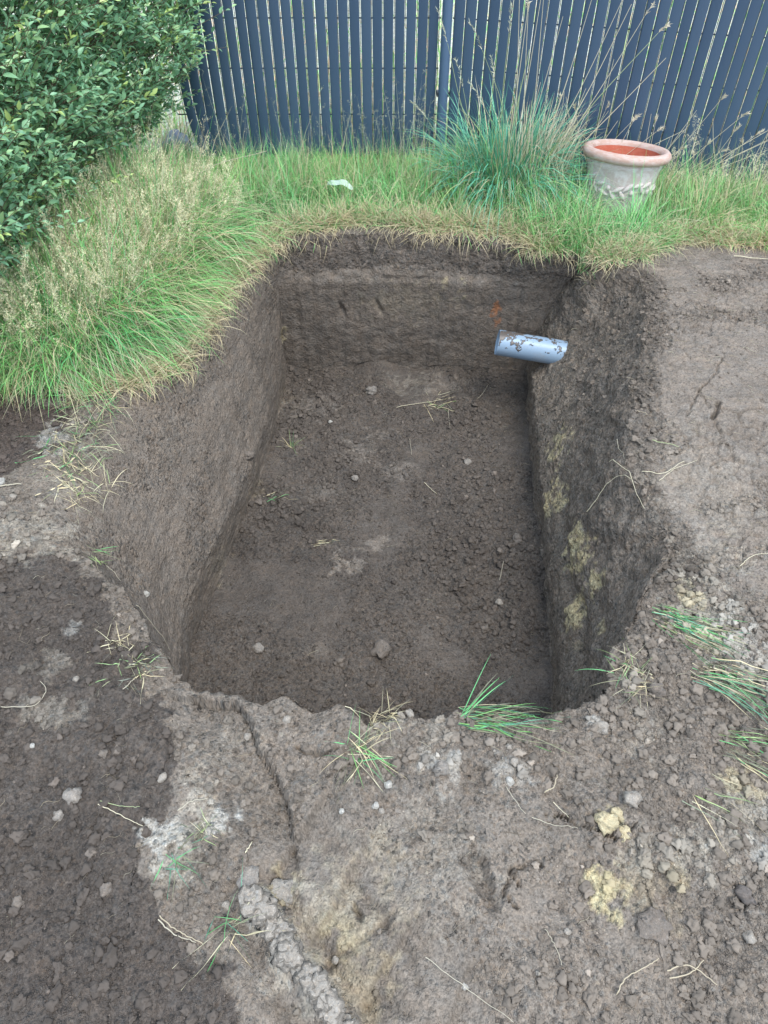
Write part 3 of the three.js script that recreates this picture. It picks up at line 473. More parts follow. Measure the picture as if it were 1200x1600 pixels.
function tuftGeo(seed, n, l0, l1, w, spread, lean, droop, mixStraw, cols) {
  const R = rng(seed), o = newOut();
  for (let i = 0; i < n; i++) {
    const a = R() * 6.283, r = Math.sqrt(R()) * spread, tilt = 0.12 + 0.55 * R(), len = lerp(l0, l1, R() * R() * 0.6 + R() * 0.4);
    const dir = V(Math.cos(a) * tilt + lean[0], 1, Math.sin(a) * tilt + lean[1]);
    const dry = R() < mixStraw, tone = vary(dry ? STRAW : cols[Math.floor(R() * cols.length)], R);
    blade(o, V(Math.cos(a) * r, -0.01, Math.sin(a) * r), dir, len, w * (0.7 + 0.6 * R()) * (dry ? 0.7 : 1), droop * (0.4 + 1.2 * R()) / len, 4, tone, (R() - 0.5) * 1.6);
  }
  return outGeo(o);
}
function panicleGeo(seed, h, nBr, tone, airy) { // thin stem with a feathery seed head
  const R = rng(seed), o = newOut(), lean = [(R() - 0.3) * 0.3, (R() - 0.5) * 0.3];
  const stem = V(0, 0, 0), d = V(lean[0], 1, lean[1]).normalize(), pts = [];
  for (let i = 0; i <= 10; i++) { pts.push(stem.clone()); stem.addScaledVector(d, h / 10); d.x += lean[0] * 0.06; d.y -= 0.03; d.normalize(); }
  blade(o, pts[0], V(lean[0], 1, lean[1]), h, 0.0022, 0.3, 8, vary(tone, R), 0.5);
  for (let b = 0; b < nBr; b++) {
    const t = 0.62 + 0.38 * R(), q = pts[0].clone().lerp(pts[10], t), i = Math.min(9, Math.floor(t * 10)); q.copy(pts[i]).lerp(pts[i + 1], t * 10 - i);
    const a = R() * 6.283, up = 0.4 + R(), L = airy * (1.25 - t) * (0.6 + 0.8 * R()), bd = V(Math.cos(a), up, Math.sin(a)).normalize();
    blade(o, q, bd, L, 0.0009, 4, 2, vary(tone, R), R());
    for (let s = 0; s < 5; s++) { const sp = q.clone().addScaledVector(bd, L * (0.3 + 0.75 * R())); sp.x += (R() - 0.5) * 0.008; sp.y += (R() - 0.5) * 0.008; sp.z += (R() - 0.5) * 0.008; blade(o, sp, V(R() - 0.5, R() - 0.2, R() - 0.5), 0.005 + 0.004 * R(), 0.0022, 0, 2, vary(tone, R, 0.3), R() * 3); }
  }
  return outGeo(o);
}
function scatter(name, label, category, geos, spots, mat) { // spots: [x, y, z, turn, scale, tiltX, tiltZ, colour multiplier, which]
  const root = new THREE.Group(); root.name = numbered(name); tag(root, label, category, null, 'stuff'); scene.add(root);
  const M = new THREE.Matrix4(), Q = new THREE.Quaternion(), E = new THREE.Euler(), C = new THREE.Color();
  geos.forEach((g, gi) => {
    const list = spots.filter(s => s[8] === gi); if (!list.length) return;
    const im = new THREE.InstancedMesh(g, mat, list.length); im.name = category.replace(/ /g, '_') + '_mass'; im.userData.kind = 'stuff'; im.castShadow = im.receiveShadow = true;
    list.forEach((s, i) => { E.set(s[5], s[3], s[6], 'XZY'); M.compose(V(s[0], s[1], s[2]), Q.setFromEuler(E), typeof s[4] === 'number' ? V(s[4], s[4], s[4]) : V(...s[4])); im.setMatrixAt(i, M); im.setColorAt(i, C.setRGB(...s[7])); });
    root.add(im);
  });
  return root;
}

// ---------------------------------------------------------------- lawn, fringe, seed heads
const lawnGeos = [0, 1, 2, 3, 4, 5].map(i => tuftGeo(100 + i, 18, 0.07, 0.17, 0.0034, 0.035, [0.25, 0.1], 1.5, 0.12, [LUSH, MID, MID, OLIVE]));
const longGeos = [0, 1, 2, 3].map(i => tuftGeo(120 + i, 22, 0.2, 0.46, 0.0034, 0.045, [0.12, 0.1], 1.4, 0.42, [MID, LUSH, OLIVE]));
const dryGeos = [0, 1, 2, 3].map(i => tuftGeo(140 + i, 16, 0.08, 0.2, 0.003, 0.03, [0.1, 0.3], 2.4, 0.85, [OLIVE, MID]));
const spots = [], RG = rng(31);
const ed = (x, z) => polyDist(x, z, turf);
for (let n = 0; n < 30000; n++) {
  const x = lerp(-1.9, 2.5, RG()), z = lerp(-3.85, -1.95, RG());
  if (!inPoly(x, z, turf) || (x > 0.3 && z < -3.76 + (x - 0.29) * 0.208)) continue;
  const e = ed(x, z), left = x < -0.42 && z > -2.95, right = x > 0.75;
  if (RG() > (left ? 0.62 : right ? 0.85 : 0.9)) continue;
  if (Math.hypot(x - 1.045, z + 3.265) < 0.15 || (Math.abs(x - 1.04) < 0.13 && z > -3.28 && z < -3.02 && RG() < 0.5)) continue;
  const dryness = clamp(0.25 + 0.9 * N3(x * 2.3, 1, z * 2.3) + 0.4 * sstep(0.12, 0.0, e) + (left ? 0.1 : 0)), y = groundY(x, z); if (y < -0.07) continue;
  let which = RG() < 0.06 + 0.5 * dryness * sstep(0.15, 0, e) + (left ? 0.15 * dryness : 0) ? 10 + Math.floor(RG() * 4) : left ? 6 + Math.floor(RG() * 4) : RG() < 0.12 ? 6 + Math.floor(RG() * 4) : Math.floor(RG() * 6);
  const k = lerp(1.18, 0.86, RG()), m = [k * lerp(0.85, 1.2, dryness), k, k * lerp(1, 0.9, dryness)];
  spots.push([x, y, z, (RG() - 0.5) * (left ? 3.4 : 2), lerp(0.7, 1.2, RG()) * (left ? 0.46 + 0.8 * sstep(0.02, 0.28, e) : (right ? 0.8 : 0.66 + 0.2 * sstep(0, 0.3, e)) * lerp(1, 0.55, sstep(-3.25, -3.6, z))), (RG() - 0.5) * 0.3, (RG() - 0.5) * 0.3, m, which]);
}
// dead blades hanging over the cut edge
for (let i = 0; i + 1 < 16; i++) {
  const a = turf[i], b = turf[i + 1], L = Math.hypot(b[0] - a[0], b[1] - a[1]), nx = -(b[1] - a[1]) / L, nz = (b[0] - a[0]) / L;
  for (let n = 0; n < L * 210; n++) {
    const t = RG(), o = (RG() - 0.25) * 0.05, x = lerp(a[0], b[0], t) - nx * o, z = lerp(a[1], b[1], t) - nz * o, hang = 0.35 + 0.9 * RG();
    const y = groundY(x, z); if (y > -0.12) spots.push([x, y + 0.006, z, RG() * 6.28, 0.5 + 0.6 * RG(), hang * nz, -hang * nx, [1.05, 1, 0.95], 10 + Math.floor(RG() * 4)]);
  }
}
scatter('lawn_grass', 'uneven green and straw coloured grass around the far and left edges of the pit', 'grass', [...lawnGeos, ...longGeos, ...dryGeos], spots, grassMat);
{ const geos = [0, 1, 2, 3, 4].map(i => panicleGeo(200 + i, 0.3 + 0.05 * i, 26, [0.66, 0.62, 0.42], 0.09)), s = [], R = rng(41);
  const area = [[-1.311, -1.999], [-1.164, -1.948], [-1.022, -1.982], [-0.898, -2.105], [-0.841, -2.377], [-0.678, -2.739], [-0.539, -3.14], [-0.916, -3.516], [-1.109, -3.417], [-1.307, -2.84], [-1.485, -2.506], [-1.9, -2.3]];
  for (let n = 0; n < 5200; n++) { const x = lerp(-1.7, -0.4, R()), z = lerp(-3.4, -1.95, R()); if (!inPoly(x, z, area)) continue; if (0.5 * N3(x * 3.2, 2, z * 3.2) + 0.45 < R() * 0.8) continue; const front = sstep(-0.95, -0.55, x + 0.35 * (z + 2.6)); const k = 0.75 + 0.5 * R(); if (R() < front * 0.5 || R() < sstep(-2.85, -3.12, z)) continue; s.push([x, groundY(x, z), z, R() * 6.28, (0.5 + 0.5 * R()) * lerp(1, 0.7, front), (R() - 0.5) * 0.35, (R() - 0.5) * 0.35 - 0.08, [k, k, k * 0.95], Math.floor(R() * 5)]); }
  for (let n = 0; n < 90; n++) { const x = lerp(1.2, 2.1, R()), z = -3.62 + (x - 0.3) * 0.2 + 0.12 + 0.1 * R(); s.push([x, groundY(x, z), z, R() * 6.28, 0.35 + 0.5 * R(), 0, 0, [1, 1, 1], Math.floor(R() * 5)]); }
  scatter('seed_grass', 'feathery straw coloured seeding grass between the hedge and the pit', 'grass', geos, s, strawMat);
  const weedG = [0, 1, 2].map(i => panicleGeo(220 + i, 0.26 + 0.06 * i, 7, [0.34, 0.36, 0.26], 0.05)), w = [];
  for (let n = 0; n < 60; n++) { const x = lerp(-0.85, 0.2, Math.pow(R(), 0.8)), z = -3.75 + 0.1 * R(); w.push([x, groundY(x, z), z, R() * 6.28, 0.5 + 0.6 * R(), (R() - 0.5) * 0.5, (R() - 0.5) * 0.5, [1, 1, 1], Math.floor(R() * 3)]); }
  scatter('weeds', 'thin dry weeds with small seed pods along the foot of the left fence panel', 'weeds', weedG, w, strawMat);
  const mg = [0, 1, 2].map(i => tuftGeo(240 + i, 16, 0.1, 0.3, 0.006, 0.08, [0.1, 0], 1.2, 0.5, [OLIVE, MID])), f = [];
  for (let n = 0; n < 1500; n++) { const z = -3.95 - 9 * Math.pow(R(), 1.6), x = lerp(-0.75, 0.9, R()) * -z; f.push([x, 0, z, R() * 6.28, 0.7 + 0.8 * R(), 0, 0, [1.6, 1.35, 1.5], Math.floor(R() * 3)]); }
  scatter('meadow_grass', 'pale rough grass in the field behind the fence', 'grass', mg, f, grassMat);
}

// ---------------------------------------------------------------- the big clump beside the pot and tall dry stalks
const straightMat = new THREE.MeshStandardMaterial({ color: lin(0.6, 0.54, 0.38), roughness: 0.7 }), greenStalk = new THREE.MeshStandardMaterial({ color: lin(0.36, 0.42, 0.22), roughness: 0.65 });
const rootMat = new THREE.MeshStandardMaterial({ color: lin(0.4, 0.34, 0.24), roughness: 0.85 });
const grayStraw = new THREE.MeshStandardMaterial({ color: lin(0.42, 0.38, 0.29), roughness: 0.8 });
function tube(pts, r0, r1 = r0 * 0.5, seg = 10, sides = 5) {
  const c = new THREE.CatmullRomCurve3(pts), g = new THREE.TubeGeometry(c, seg, 1, sides), p = g.attributes.position, q = new THREE.Vector3();
  for (let i = 0; i <= seg; i++) { c.getPointAt(i / seg, q); const r = lerp(r0, r1, i / seg); for (let s = 0; s <= sides; s++) { const k = i * (sides + 1) + s; p.setXYZ(k, q.x + (p.getX(k) - q.x) * r, q.y + (p.getY(k) - q.y) * r, q.z + (p.getZ(k) - q.z) * r); } }
  return g;
}
function seedHead(from, dir, len, R, tone, n = 34) { const o = newOut(), d = dir.clone().normalize(), q = from.clone(); for (let i = 0; i < n; i++) { q.addScaledVector(d, len / n); d.y -= 0.012; blade(o, q, V(d.x + (R() - 0.5) * 1.2, d.y + (R() - 0.5) * 1.2, d.z + (R() - 0.5) * 1.2), 0.012 + 0.008 * R(), 0.0032, 0, 2, vary(tone, R), R() * 3); } return outGeo(o); }
function stalk(parent, a, b, bow, r, mat, R, head) {
  const A = V(...a), B = V(...b), m = A.clone().lerp(B, 0.55); m.x += bow; m.y += Math.abs(bow) * 0.5;
  const s = part('stalk', tube([A, m, B], r, r * 0.45, 10), mat, parent);
  if (head) part('seed_head', seedHead(B, B.clone().sub(m).normalize(), head, R, head > 0.09 ? [0.5, 0.5, 0.36] : PALESTRAW), strawMat, s);
  return s;
}
{
  const R = rng(51), c = thing('grass_clump', 'tall lush clump of blue green grass with dry stalks, left of the pot', 'grass clump', [0.555, groundY(0.555, -3.4), -3.4]);
  const o = newOut();
  for (let i = 0; i < 1500; i++) {
    const a = R() * 6.283, r = Math.sqrt(R()) * 0.13, tilt = 0.1 + 0.9 * R() * (0.35 + r / 0.16), len = 0.18 + 0.31 * R();
    blade(o, V(Math.cos(a) * r * 1.35, -0.01, Math.sin(a) * r * 0.8), V(Math.cos(a) * tilt + (R() - 0.5) * 0.5, 1, Math.sin(a) * tilt + (R() - 0.5) * 0.5), len, 0.004 + 0.003 * R(), (0.4 + 2.4 * R()) / len, 7, vary(R() < 0.1 ? STRAW : R() < 0.12 ? OLIVE : BLUEG, R, 0.35), (R() - 0.5) * 1.4);
  }
  const bl = part('blades', outGeo(o), grassMat, c); bl.userData.kind = 'stuff';
  const od = newOut();
  for (let i = 0; i < 150; i++) { const a = R() * 6.283, r = Math.sqrt(R()) * 0.07, h = 0.24 + 0.17 * R(); blade(od, V(0.09 + (i % 2) * 0.1 + Math.cos(a) * r, 0.02, 0.02 + Math.sin(a) * r), V(0.15 + (R() - 0.5) * 0.5, 1, (R() - 0.5) * 0.4), h, 0.006, 1.2, 8, vary(PALESTRAW, R), R() * 3, R() < 0.5 ? 0.6 + 0.3 * R() : 0); }
  const dl = part('dead_leaves', outGeo(od), strawMat, c); dl.userData.kind = 'stuff';
  const ps = [ // foot and tip of each stalk, in metres from the clump's foot
    [-0.02, 0.0, 0.03, 0.6, 0, 0.0032, 1, 0], [0.0, 0.01, -0.0, 0.75, 0, 0.0024, 0, 0], [0.02, 0, 0.05, 0.78, 0.004, 0.0022, 0, 0], [0.03, 0, 0.14, 0.72, 0.01, 0.002, 0, 0], [0.05, 0, -0.03, 0.82, 0.0, 0.002, 0, 0],
    [0.1, 0, 0.01, 0.72, -0.01, 0.0022, 0, 0.05], [0.11, 0, 0.06, 0.78, 0.0, 0.002, 0, 0.05], [0.12, 0, 0.26, 0.8, 0.01, 0.002, 0, 0], [0.1, 0, 0.36, 0.78, 0.02, 0.0022, 0, 0], [0.13, 0, 0.42, 0.74, 0.02, 0.0022, 0, 0], [0.14, 0, 0.48, 0.7, 0.015, 0.002, 0, 0.06],
    [0.12, 0, 0.53, 0.66, -0.02, 0.0024, 1, 0.05], [0.15, 0, 0.6, 0.56, 0.01, 0.0022, 0, 0], [0.16, 0, 0.3, 0.44, 0.01, 0.002, 0, 0], [0.13, 0, 0.22, 0.5, 0.0, 0.002, 0, 0], [0.1, 0, 0.18, 0.42, 0, 0.002, 0, 0], [0.05, 0, 0.1, 0.47, 0, 0.002, 0, 0],
    [-0.06, 0, -0.22, 0.44, -0.02, 0.0018, 1, 0.14], [-0.05, 0, -0.3, 0.62, -0.03, 0.0018, 1, 0.16], [-0.03, 0, -0.12, 0.36, 0.04, 0.0018, 1, 0.15], [-0.08, 0, -0.36, 0.3, -0.05, 0.0018, 1, 0.12], [-0.02, 0, -0.16, 0.6, 0.05, 0.0016, 1, 0.14], [0.0, 0, -0.05, 0.64, -0.02, 0.0016, 1, 0.12], [-0.04, 0, -0.1, 0.5, 0.02, 0.0016, 1, 0.1]];
  for (const [x0, z0, x1, y1, bow, r, gr, hd] of ps) stalk(c, [x0, 0.02, z0], [x1, y1, z0 + (R() - 0.5) * 0.12], bow, r, gr ? greenStalk : straightMat, R, hd);
}
{
  const R = rng(52), c = thing('dry_grass', 'spray of pale dry grass stalks behind and right of the pot, against the fence', 'dry grass', [1.3, groundY(1.3, -3.46), -3.46]);
  const ps = [[0, 0.02, 0.5, 0.44, 0.02, 0.07], [0.01, 0, 0.48, 0.33, 0.02, 0.06], [0.02, 0, 0.44, 0.29, 0.015, 0.06], [0.0, 0.01, 0.4, 0.23, 0.01, 0.05], [-0.03, 0, 0.22, 0.36, 0, 0.04], [-0.06, 0, 0.12, 0.42, 0, 0.03], [-0.1, 0, 0.06, 0.36, 0, 0], [-0.12, 0, 0.05, 0.3, 0, 0], [-0.1, 0, -0.13, 0.34, 0, 0], [-0.08, 0, -0.1, 0.3, 0, 0.03], [-0.32, 0, -0.2, 0.3, 0.01, 0.03], [-0.4, 0, -0.1, 0.28, 0.03, 0.03], [-0.42, 0, -0.26, 0.3, 0, 0], [-0.36, 0, -0.34, 0.55, 0, 0], [-0.5, 0, -0.52, 0.42, 0, 0], [-0.05, 0, -0.02, 0.24, 0, 0], [0.05, 0, 0.14, 0.22, 0, 0.03], [-0.02, 0, -0.5, 0.3, -0.02, 0], [0.3, 0.06, 0.36, 0.3, 0, 0.05], [0.38, 0.05, 0.46, 0.26, 0, 0.05]];
  for (let i = 0; i < 26; i++) { const x0 = -0.55 + 1.2 * R(), a = (R() - 0.35) * 0.6; ps.push([x0, x0 * 0.2 - 0.03 * R(), x0 + a, 0.14 + 0.26 * R(), (R() - 0.5) * 0.05, R() < 0.5 ? 0.04 : 0]); }
  for (const [x0, z0, x1, y1, bow, hd] of ps) stalk(c, [x0, 0, z0 + Math.max(0, x0) * 0.2], [x1, y1, z0 + Math.max(0, x1) * 0.2 + (R() - 0.3) * 0.1], bow, 0.0018, straightMat, R, hd);
}
{
  const R = rng(53), c = thing('dry_grass', 'bundle of long dead grass stems leaning out from under the hedge', 'dry grass', [-0.98, groundY(-0.98, -3.25), -3.25]);
  for (let i = 0; i < 26; i++) { const x = (R() - 0.5) * 0.2, a = (R() - 0.45) * 0.5; stalk(c, [x, 0, (R() - 0.5) * 0.1], [x + a, 0.22 + 0.18 * R(), (R() - 0.3) * 0.2], (R() - 0.5) * 0.05, 0.0018, i % 3 ? straightMat : grayStraw, R, 0); }
  stalk(c, [0.0, 0, 0.1], [0.46, 0.2, -0.12], -0.08, 0.003, grayStraw, R, 0); stalk(c, [-0.3, 0, 0.35], [-0.32, 0.5, 0.3], 0.01, 0.002, straightMat, R, 0); stalk(c, [-0.2, 0, 0.3], [-0.03, 0.32, 0.25], 0.01, 0.002, straightMat, R, 0); stalk(c, [-0.1, 0, -0.05], [0.12, 0.46, -0.05], 0.01, 0.002, straightMat, R, 0);
}
single('leaf_scrap', (() => { const g = new THREE.PlaneGeometry(0.12, 0.05, 12, 6), p = g.attributes.position; for (let i = 0; i < p.count; i++) { const x = p.getX(i), y = p.getY(i), w = Math.sqrt(Math.max(0.05, 1 - (x / 0.062) ** 2)); p.setXYZ(i, x, 0.03 - 6 * x * x + 0.004 * Math.sin(x * 90) + Math.abs(y) * -0.5, y * w); } g.computeVertexNormals(); return g; })(), new THREE.MeshStandardMaterial({ color: lin(0.52, 0.64, 0.56), roughness: 0.7, side: THREE.DoubleSide }), 'pale folded leaf lying in the grass in front of the fence', 'leaf');
{ const m = scene.children[scene.children.length - 1]; const [x, z] = [-0.194, -3.274]; m.position.set(x, groundY(x, z) + 0.09, z); m.rotation.y = -0.3; }

// ---------------------------------------------------------------- hedge
{
  const R = rng(61), hedge = thing('hedge', 'dense green broadleaf hedge at the left, reaching to the fence', 'hedge', [-1.45, 0, -2.8]);
  const off = hedge.position, A = V(-1.29, 0, -3.72), B = V(-1.72, 0, -1.75), ax = B.clone().sub(A), nrm = V(-ax.z, 0, ax.x).normalize(); if (nrm.x < 0) nrm.negate();
  const leafGeo = (l, w, cup) => { const p = [], ix = []; const st = [[0, 0.02], [0.15, 0.55], [0.38, 1], [0.62, 0.86], [0.84, 0.45], [1, 0.02]]; st.forEach(([t, k]) => { const y = -cup * t * t * l; p.push(-k * w / 2, y + 0.16 * k * w, t * l, 0, y, t * l, k * w / 2, y + 0.16 * k * w, t * l); }); for (let i = 0; i < 5; i++) for (let s = 0; s < 2; s++) { const a = 3 * i + s; ix.push(a, a + 3, a + 4, a, a + 4, a + 1); } const g = new THREE.BufferGeometry(); g.setAttribute('position', new THREE.Float32BufferAttribute(p, 3)); g.setIndex(ix); g.computeVertexNormals(); return g; };
  const geos = [leafGeo(0.041, 0.021, 0.15), leafGeo(0.034, 0.018, 0.3), leafGeo(0.046, 0.02, 0.25)];
  const tones = [[0.25, 0.47, 0.255], [0.215, 0.43, 0.25], [0.33, 0.53, 0.25], [0.46, 0.61, 0.2]];
  const mats = tones.map(c => new THREE.MeshPhysicalMaterial({ color: lin(...c), roughness: 0.45, side: THREE.DoubleSide, transmission: 0.2, thickness: 0 }));
  const bark = new THREE.MeshStandardMaterial({ color: lin(0.16, 0.11, 0.075), roughness: 0.9 });
  // skeleton
  for (let i = 0; i < 9; i++) { const u = (i + 0.5) / 9, q = A.clone().addScaledVector(ax, u).addScaledVector(nrm, 0.05 * (R() - 0.5)).sub(off); part('stem', tube([q.clone().setY(-0.03), q.clone().add(V(0.04 * (R() - 0.5), 0.4, 0.05)), q.clone().add(V(0.12 * (R() - 0.5), 1.2, 0.1 * (R() - 0.5)))], 0.016, 0.005, 12, 7), bark, hedge); }
  const leaves = [], twigs = [];
  const face = (u, y) => 0.2 + 0.27 * sstep(0.1, 0.6, y) - 0.2 * sstep(0.95, 1.4, y) + 0.14 * N3(u * 5, y * 3, 1) + 0.09 * N3(u * 14, y * 9, 3) - 0.12 * sstep(0.32, 0.1, y);
  for (let n = 0; n < 8600; n++) {
    const u = -0.06 + 1.1 * R(), y = 0.13 + 1.25 * R() + (u < 0.25 ? 0.02 : 0), depth = Math.pow(R(), 1.3) * 0.48, sgn = R() < 0.78 ? 1 : -1;
    const q = A.clone().addScaledVector(ax, u).addScaledVector(nrm, sgn * (face(u, y) - depth)); q.y = y + groundY(-1.4, -2.6);
    const dir = V(nrm.x * sgn * 0.8 + (R() - 0.5) * 0.9, 0.15 + 0.7 * R(), nrm.z * sgn * 0.8 + (R() - 0.5) * 0.9).normalize();
    const L = 0.06 + 0.09 * R() + (R() < 0.07 ? 0.12 : 0), nl = 7 + Math.floor(R() * 5), side = V(dir.z, 0, -dir.x).normalize(), up = V().crossVectors(side, dir);
    twigs.push(tube([q.clone().addScaledVector(dir, -0.05).sub(off), q.clone().sub(off), q.clone().addScaledVector(dir, L).sub(off)], 0.0016, 0.0008, 3, 3));
    const young = R() < 0.12;
    for (let i = 0; i < nl; i++) {
      const t = i / (nl - 1), p = q.clone().addScaledVector(dir, L * t), a = (i % 2 ? 1 : -1) * (0.9 - 0.5 * t) + (R() - 0.5) * 0.4, roll = Math.floor(i / 2) * 1.57 + (R() - 0.5) * 0.6;
      const lat = side.clone().multiplyScalar(Math.cos(roll)).addScaledVector(up, Math.sin(roll)), ld = dir.clone().multiplyScalar(Math.cos(a)).addScaledVector(lat, Math.sin(a)); ld.y += 0.1; ld.normalize();
      const ly = V(0, 1, 0).addScaledVector(nrm, 0.5 * sgn); ly.x += (R() - 0.5) * 0.9; ly.y += (R() - 0.5) * 0.5; ly.z += (R() - 0.5) * 0.9; const lx = V().crossVectors(ly, ld).normalize(); ly.crossVectors(ld, lx).normalize();
      const sc = (0.5 + 0.6 * R()) * (1 - 0.3 * t), m = new THREE.Matrix4().makeBasis(lx, ly, ld).scale(V(sc, sc, sc)).setPosition(p.x - off.x, p.y - off.y, p.z - off.z);
      leaves.push({ m, g: Math.floor(R() * 3), t: young && t > 0.5 ? 3 : R() < 0.25 ? 2 : R() < 0.5 ? 1 : 0, d: p.distanceTo(camera.position) + (depth > 0.08 ? 2 : 0) + (p.y > 0.85 ? 1.5 : 0) + (sgn < 0 ? 3 : 0) + (p.z > -2.05 ? 3 : 0) });
    }
  }
  leaves.sort((a, b) => a.d - b.d);
  for (const l of leaves.slice(0, 300)) { const m = part('leaf', geos[l.g], mats[l.t], hedge); m.applyMatrix4(l.m); }
  const rest = leaves.slice(300);
  for (let g = 0; g < 3; g++) for (let t = 0; t < 4; t++) { const list = rest.filter(l => l.g === g && l.t === t), im = new THREE.InstancedMesh(geos[g], mats[t], list.length); im.name = 'foliage'; im.userData.kind = 'stuff'; im.castShadow = im.receiveShadow = true; list.forEach((l, i) => im.setMatrixAt(i, l.m)); hedge.add(im); }
  const tw = part('twigs', mergeGeometries(twigs), bark, hedge); tw.userData.kind = 'stuff';
}

// ---------------------------------------------------------------- loose crumbs of soil
const stoneTex = soilTextures(256, 14, 900, 1.5, 8, false);
{
  const geos = [1, 2, 3, 4, 5, 6].map(i => lump(300 + i, 1, 0.72, 2, 0.9)), s = [], R = rng(71);
  const cand = []; // patches of the ground sheet where crumbs can lie
  for (let j = 1; j + 1 < nT; j++) for (let i = 1; i + 1 < nS; i++) { const k = j * nS + i, x = pos[3 * k], z = pos[3 * k + 2]; if (Math.abs(x) > 1.9 || z > 0.1 || z < -3.1) continue; if (nor[3 * k + 1] < 0.45) continue; if (inPoly(x, z, turf)) continue; cand.push(k); }
  for (let n = 0; n < 380000; n++) {
    const k = cand[Math.floor(R() * cand.length)], r = rough[k]; if (R() > Math.pow(r, 1.5) * 0.8 * sstep(0.4, 0.8, nor[3 * k + 1]) + 0.02) continue;
    const sz = 0.0007 + 0.0013 * R() + 0.009 * Math.pow(R(), (gsA[k] >= 1 && gtA[k] >= 1) || (pos[3 * k] > 0.3 && pos[3 * k + 2] > -1.2) ? 22 : rough[k] > 0.9 ? 60 : 34) * (0.5 + r), x = pos[3 * k] + (R() - 0.5) * 0.006, z = pos[3 * k + 2] + (R() - 0.5) * 0.006;
    const v = 0.75 + 0.5 * R(), w = R() < 0.02 ? 1.7 : 1;
    s.push([x, pos[3 * k + 1] + sz * 0.25, z, R() * 6.28, sz, (R() - 0.5), (R() - 0.5), [col[3 * k] * 0.6 * v * w, col[3 * k + 1] * 0.6 * v * w, col[3 * k + 2] * 0.6 * v * w], Math.floor(R() * 6)]);
  }
  scatter('soil_crumbs', 'loose crumbs of dark soil strewn over the dug ground and pit floor', 'soil', geos, s, new THREE.MeshStandardMaterial({ roughness: 0.95 }));
  console.log('crumbs', s.length);
}

// ---------------------------------------------------------------- stones and clods one can pick out
function stoneMat(c) { return new THREE.MeshStandardMaterial({ color: lin(...c.map(v => Math.min(1, v / 0.6))), map: stoneTex.map, bumpMap: stoneTex.bump, bumpScale: 0.002, roughness: 0.92 }); }
const SM = { soil: stoneMat([0.135, 0.113, 0.094]), grey: stoneMat([0.2, 0.178, 0.155]), pale: stoneMat([0.23, 0.205, 0.175]), white: stoneMat([0.31, 0.295, 0.265]), clay: stoneMat([0.38, 0.32, 0.2]), dark: stoneMat([0.1, 0.085, 0.075]) };
function boxUV(g) { const p = g.attributes.position, n = g.attributes.normal, u = new Float32Array(p.count * 2); for (let i = 0; i < p.count; i++) { const a = Math.abs(n.getX(i)), b = Math.abs(n.getY(i)), c = Math.abs(n.getZ(i)); const q = b >= a && b >= c ? [p.getX(i), p.getZ(i)] : a >= c ? [p.getZ(i), p.getY(i)] : [p.getX(i), p.getY(i)]; u[2 * i] = q[0] / 0.12; u[2 * i + 1] = q[1] / 0.12; } g.setAttribute('uv', new THREE.BufferAttribute(u, 2)); return g; }
let stoneSeed = 500;
function rock(name, [x, z], r, mat, label, flat = 0.72) { const m = single(name, boxUV(lump(stoneSeed++, r, flat, 3, name === 'stone' ? 0.35 : 0.6)), SM[mat], label, name === 'stone' ? 'stone' : 'clod'); m.position.set(x, groundY(x, z) + r * flat * 0.2, z); m.rotation.y = stoneSeed * 1.7; return m; }
// near left heap
rock('clod', [-0.67, -0.596], 0.019, 'grey', 'largest round light brown clod in the dark soil at the left');
rock('clod', [-0.693, -0.559], 0.011, 'grey', 'small pale clod just below the largest light clod at the left');
rock('stone', [-0.795, -0.711], 0.0065, 'white', 'small white pebble in the dark soil at the left edge');
rock('clod', [-0.554, -0.412], 0.011, 'soil', 'brown clod below the pale lime patch, in the dark soil');
rock('clod', [-0.602, -0.481], 0.011, 'soil', 'brown clod left of the pale lime patch');
rock('clod', [-0.602, -0.701], 0.011, 'soil', 'lower of two brown clods left of the trodden slab');
rock('clod', [-0.626, -0.689], 0.009, 'soil', 'upper of two brown clods left of the trodden slab');
rock('clod', [-0.726, -0.391], 0.012, 'soil', 'brown clod near the left edge in the lower dark soil');
rock('stone', [-0.49, -0.641], 0.012, 'pale', 'pale angular stone above the lime patch');
rock('stone', [-0.743, -0.88], 0.008, 'pale', 'small pale stone in the soil left of the near pit corner');
rock('stone', [-1.128, -1.497], 0.02, 'white', 'white stone by a twig at the far left edge');
rock('stone', [-1.066, -1.44], 0.011, 'pale', 'small pale stone beside the white stone at the left edge');
rock('stone', [-0.744, -1.338], 0.012, 'white', 'flat white chip on the left rim of the pit');
rock('stone', [-0.315, -0.389], 0.009, 'pale', 'small pale stone between the fallen grass and the clay ridge');
rock('stone', [-0.315, -0.746], 0.009, 'pale', 'pale stone in the trodden slab near the pit');
rock('stone', [-0.227, -0.778], 0.011, 'pale', 'flat pale stone on the near rim of the pit');
rock('stone', [-0.093, -0.295], 0.007, 'pale', 'pebble on the tan clay at the bottom of the picture');
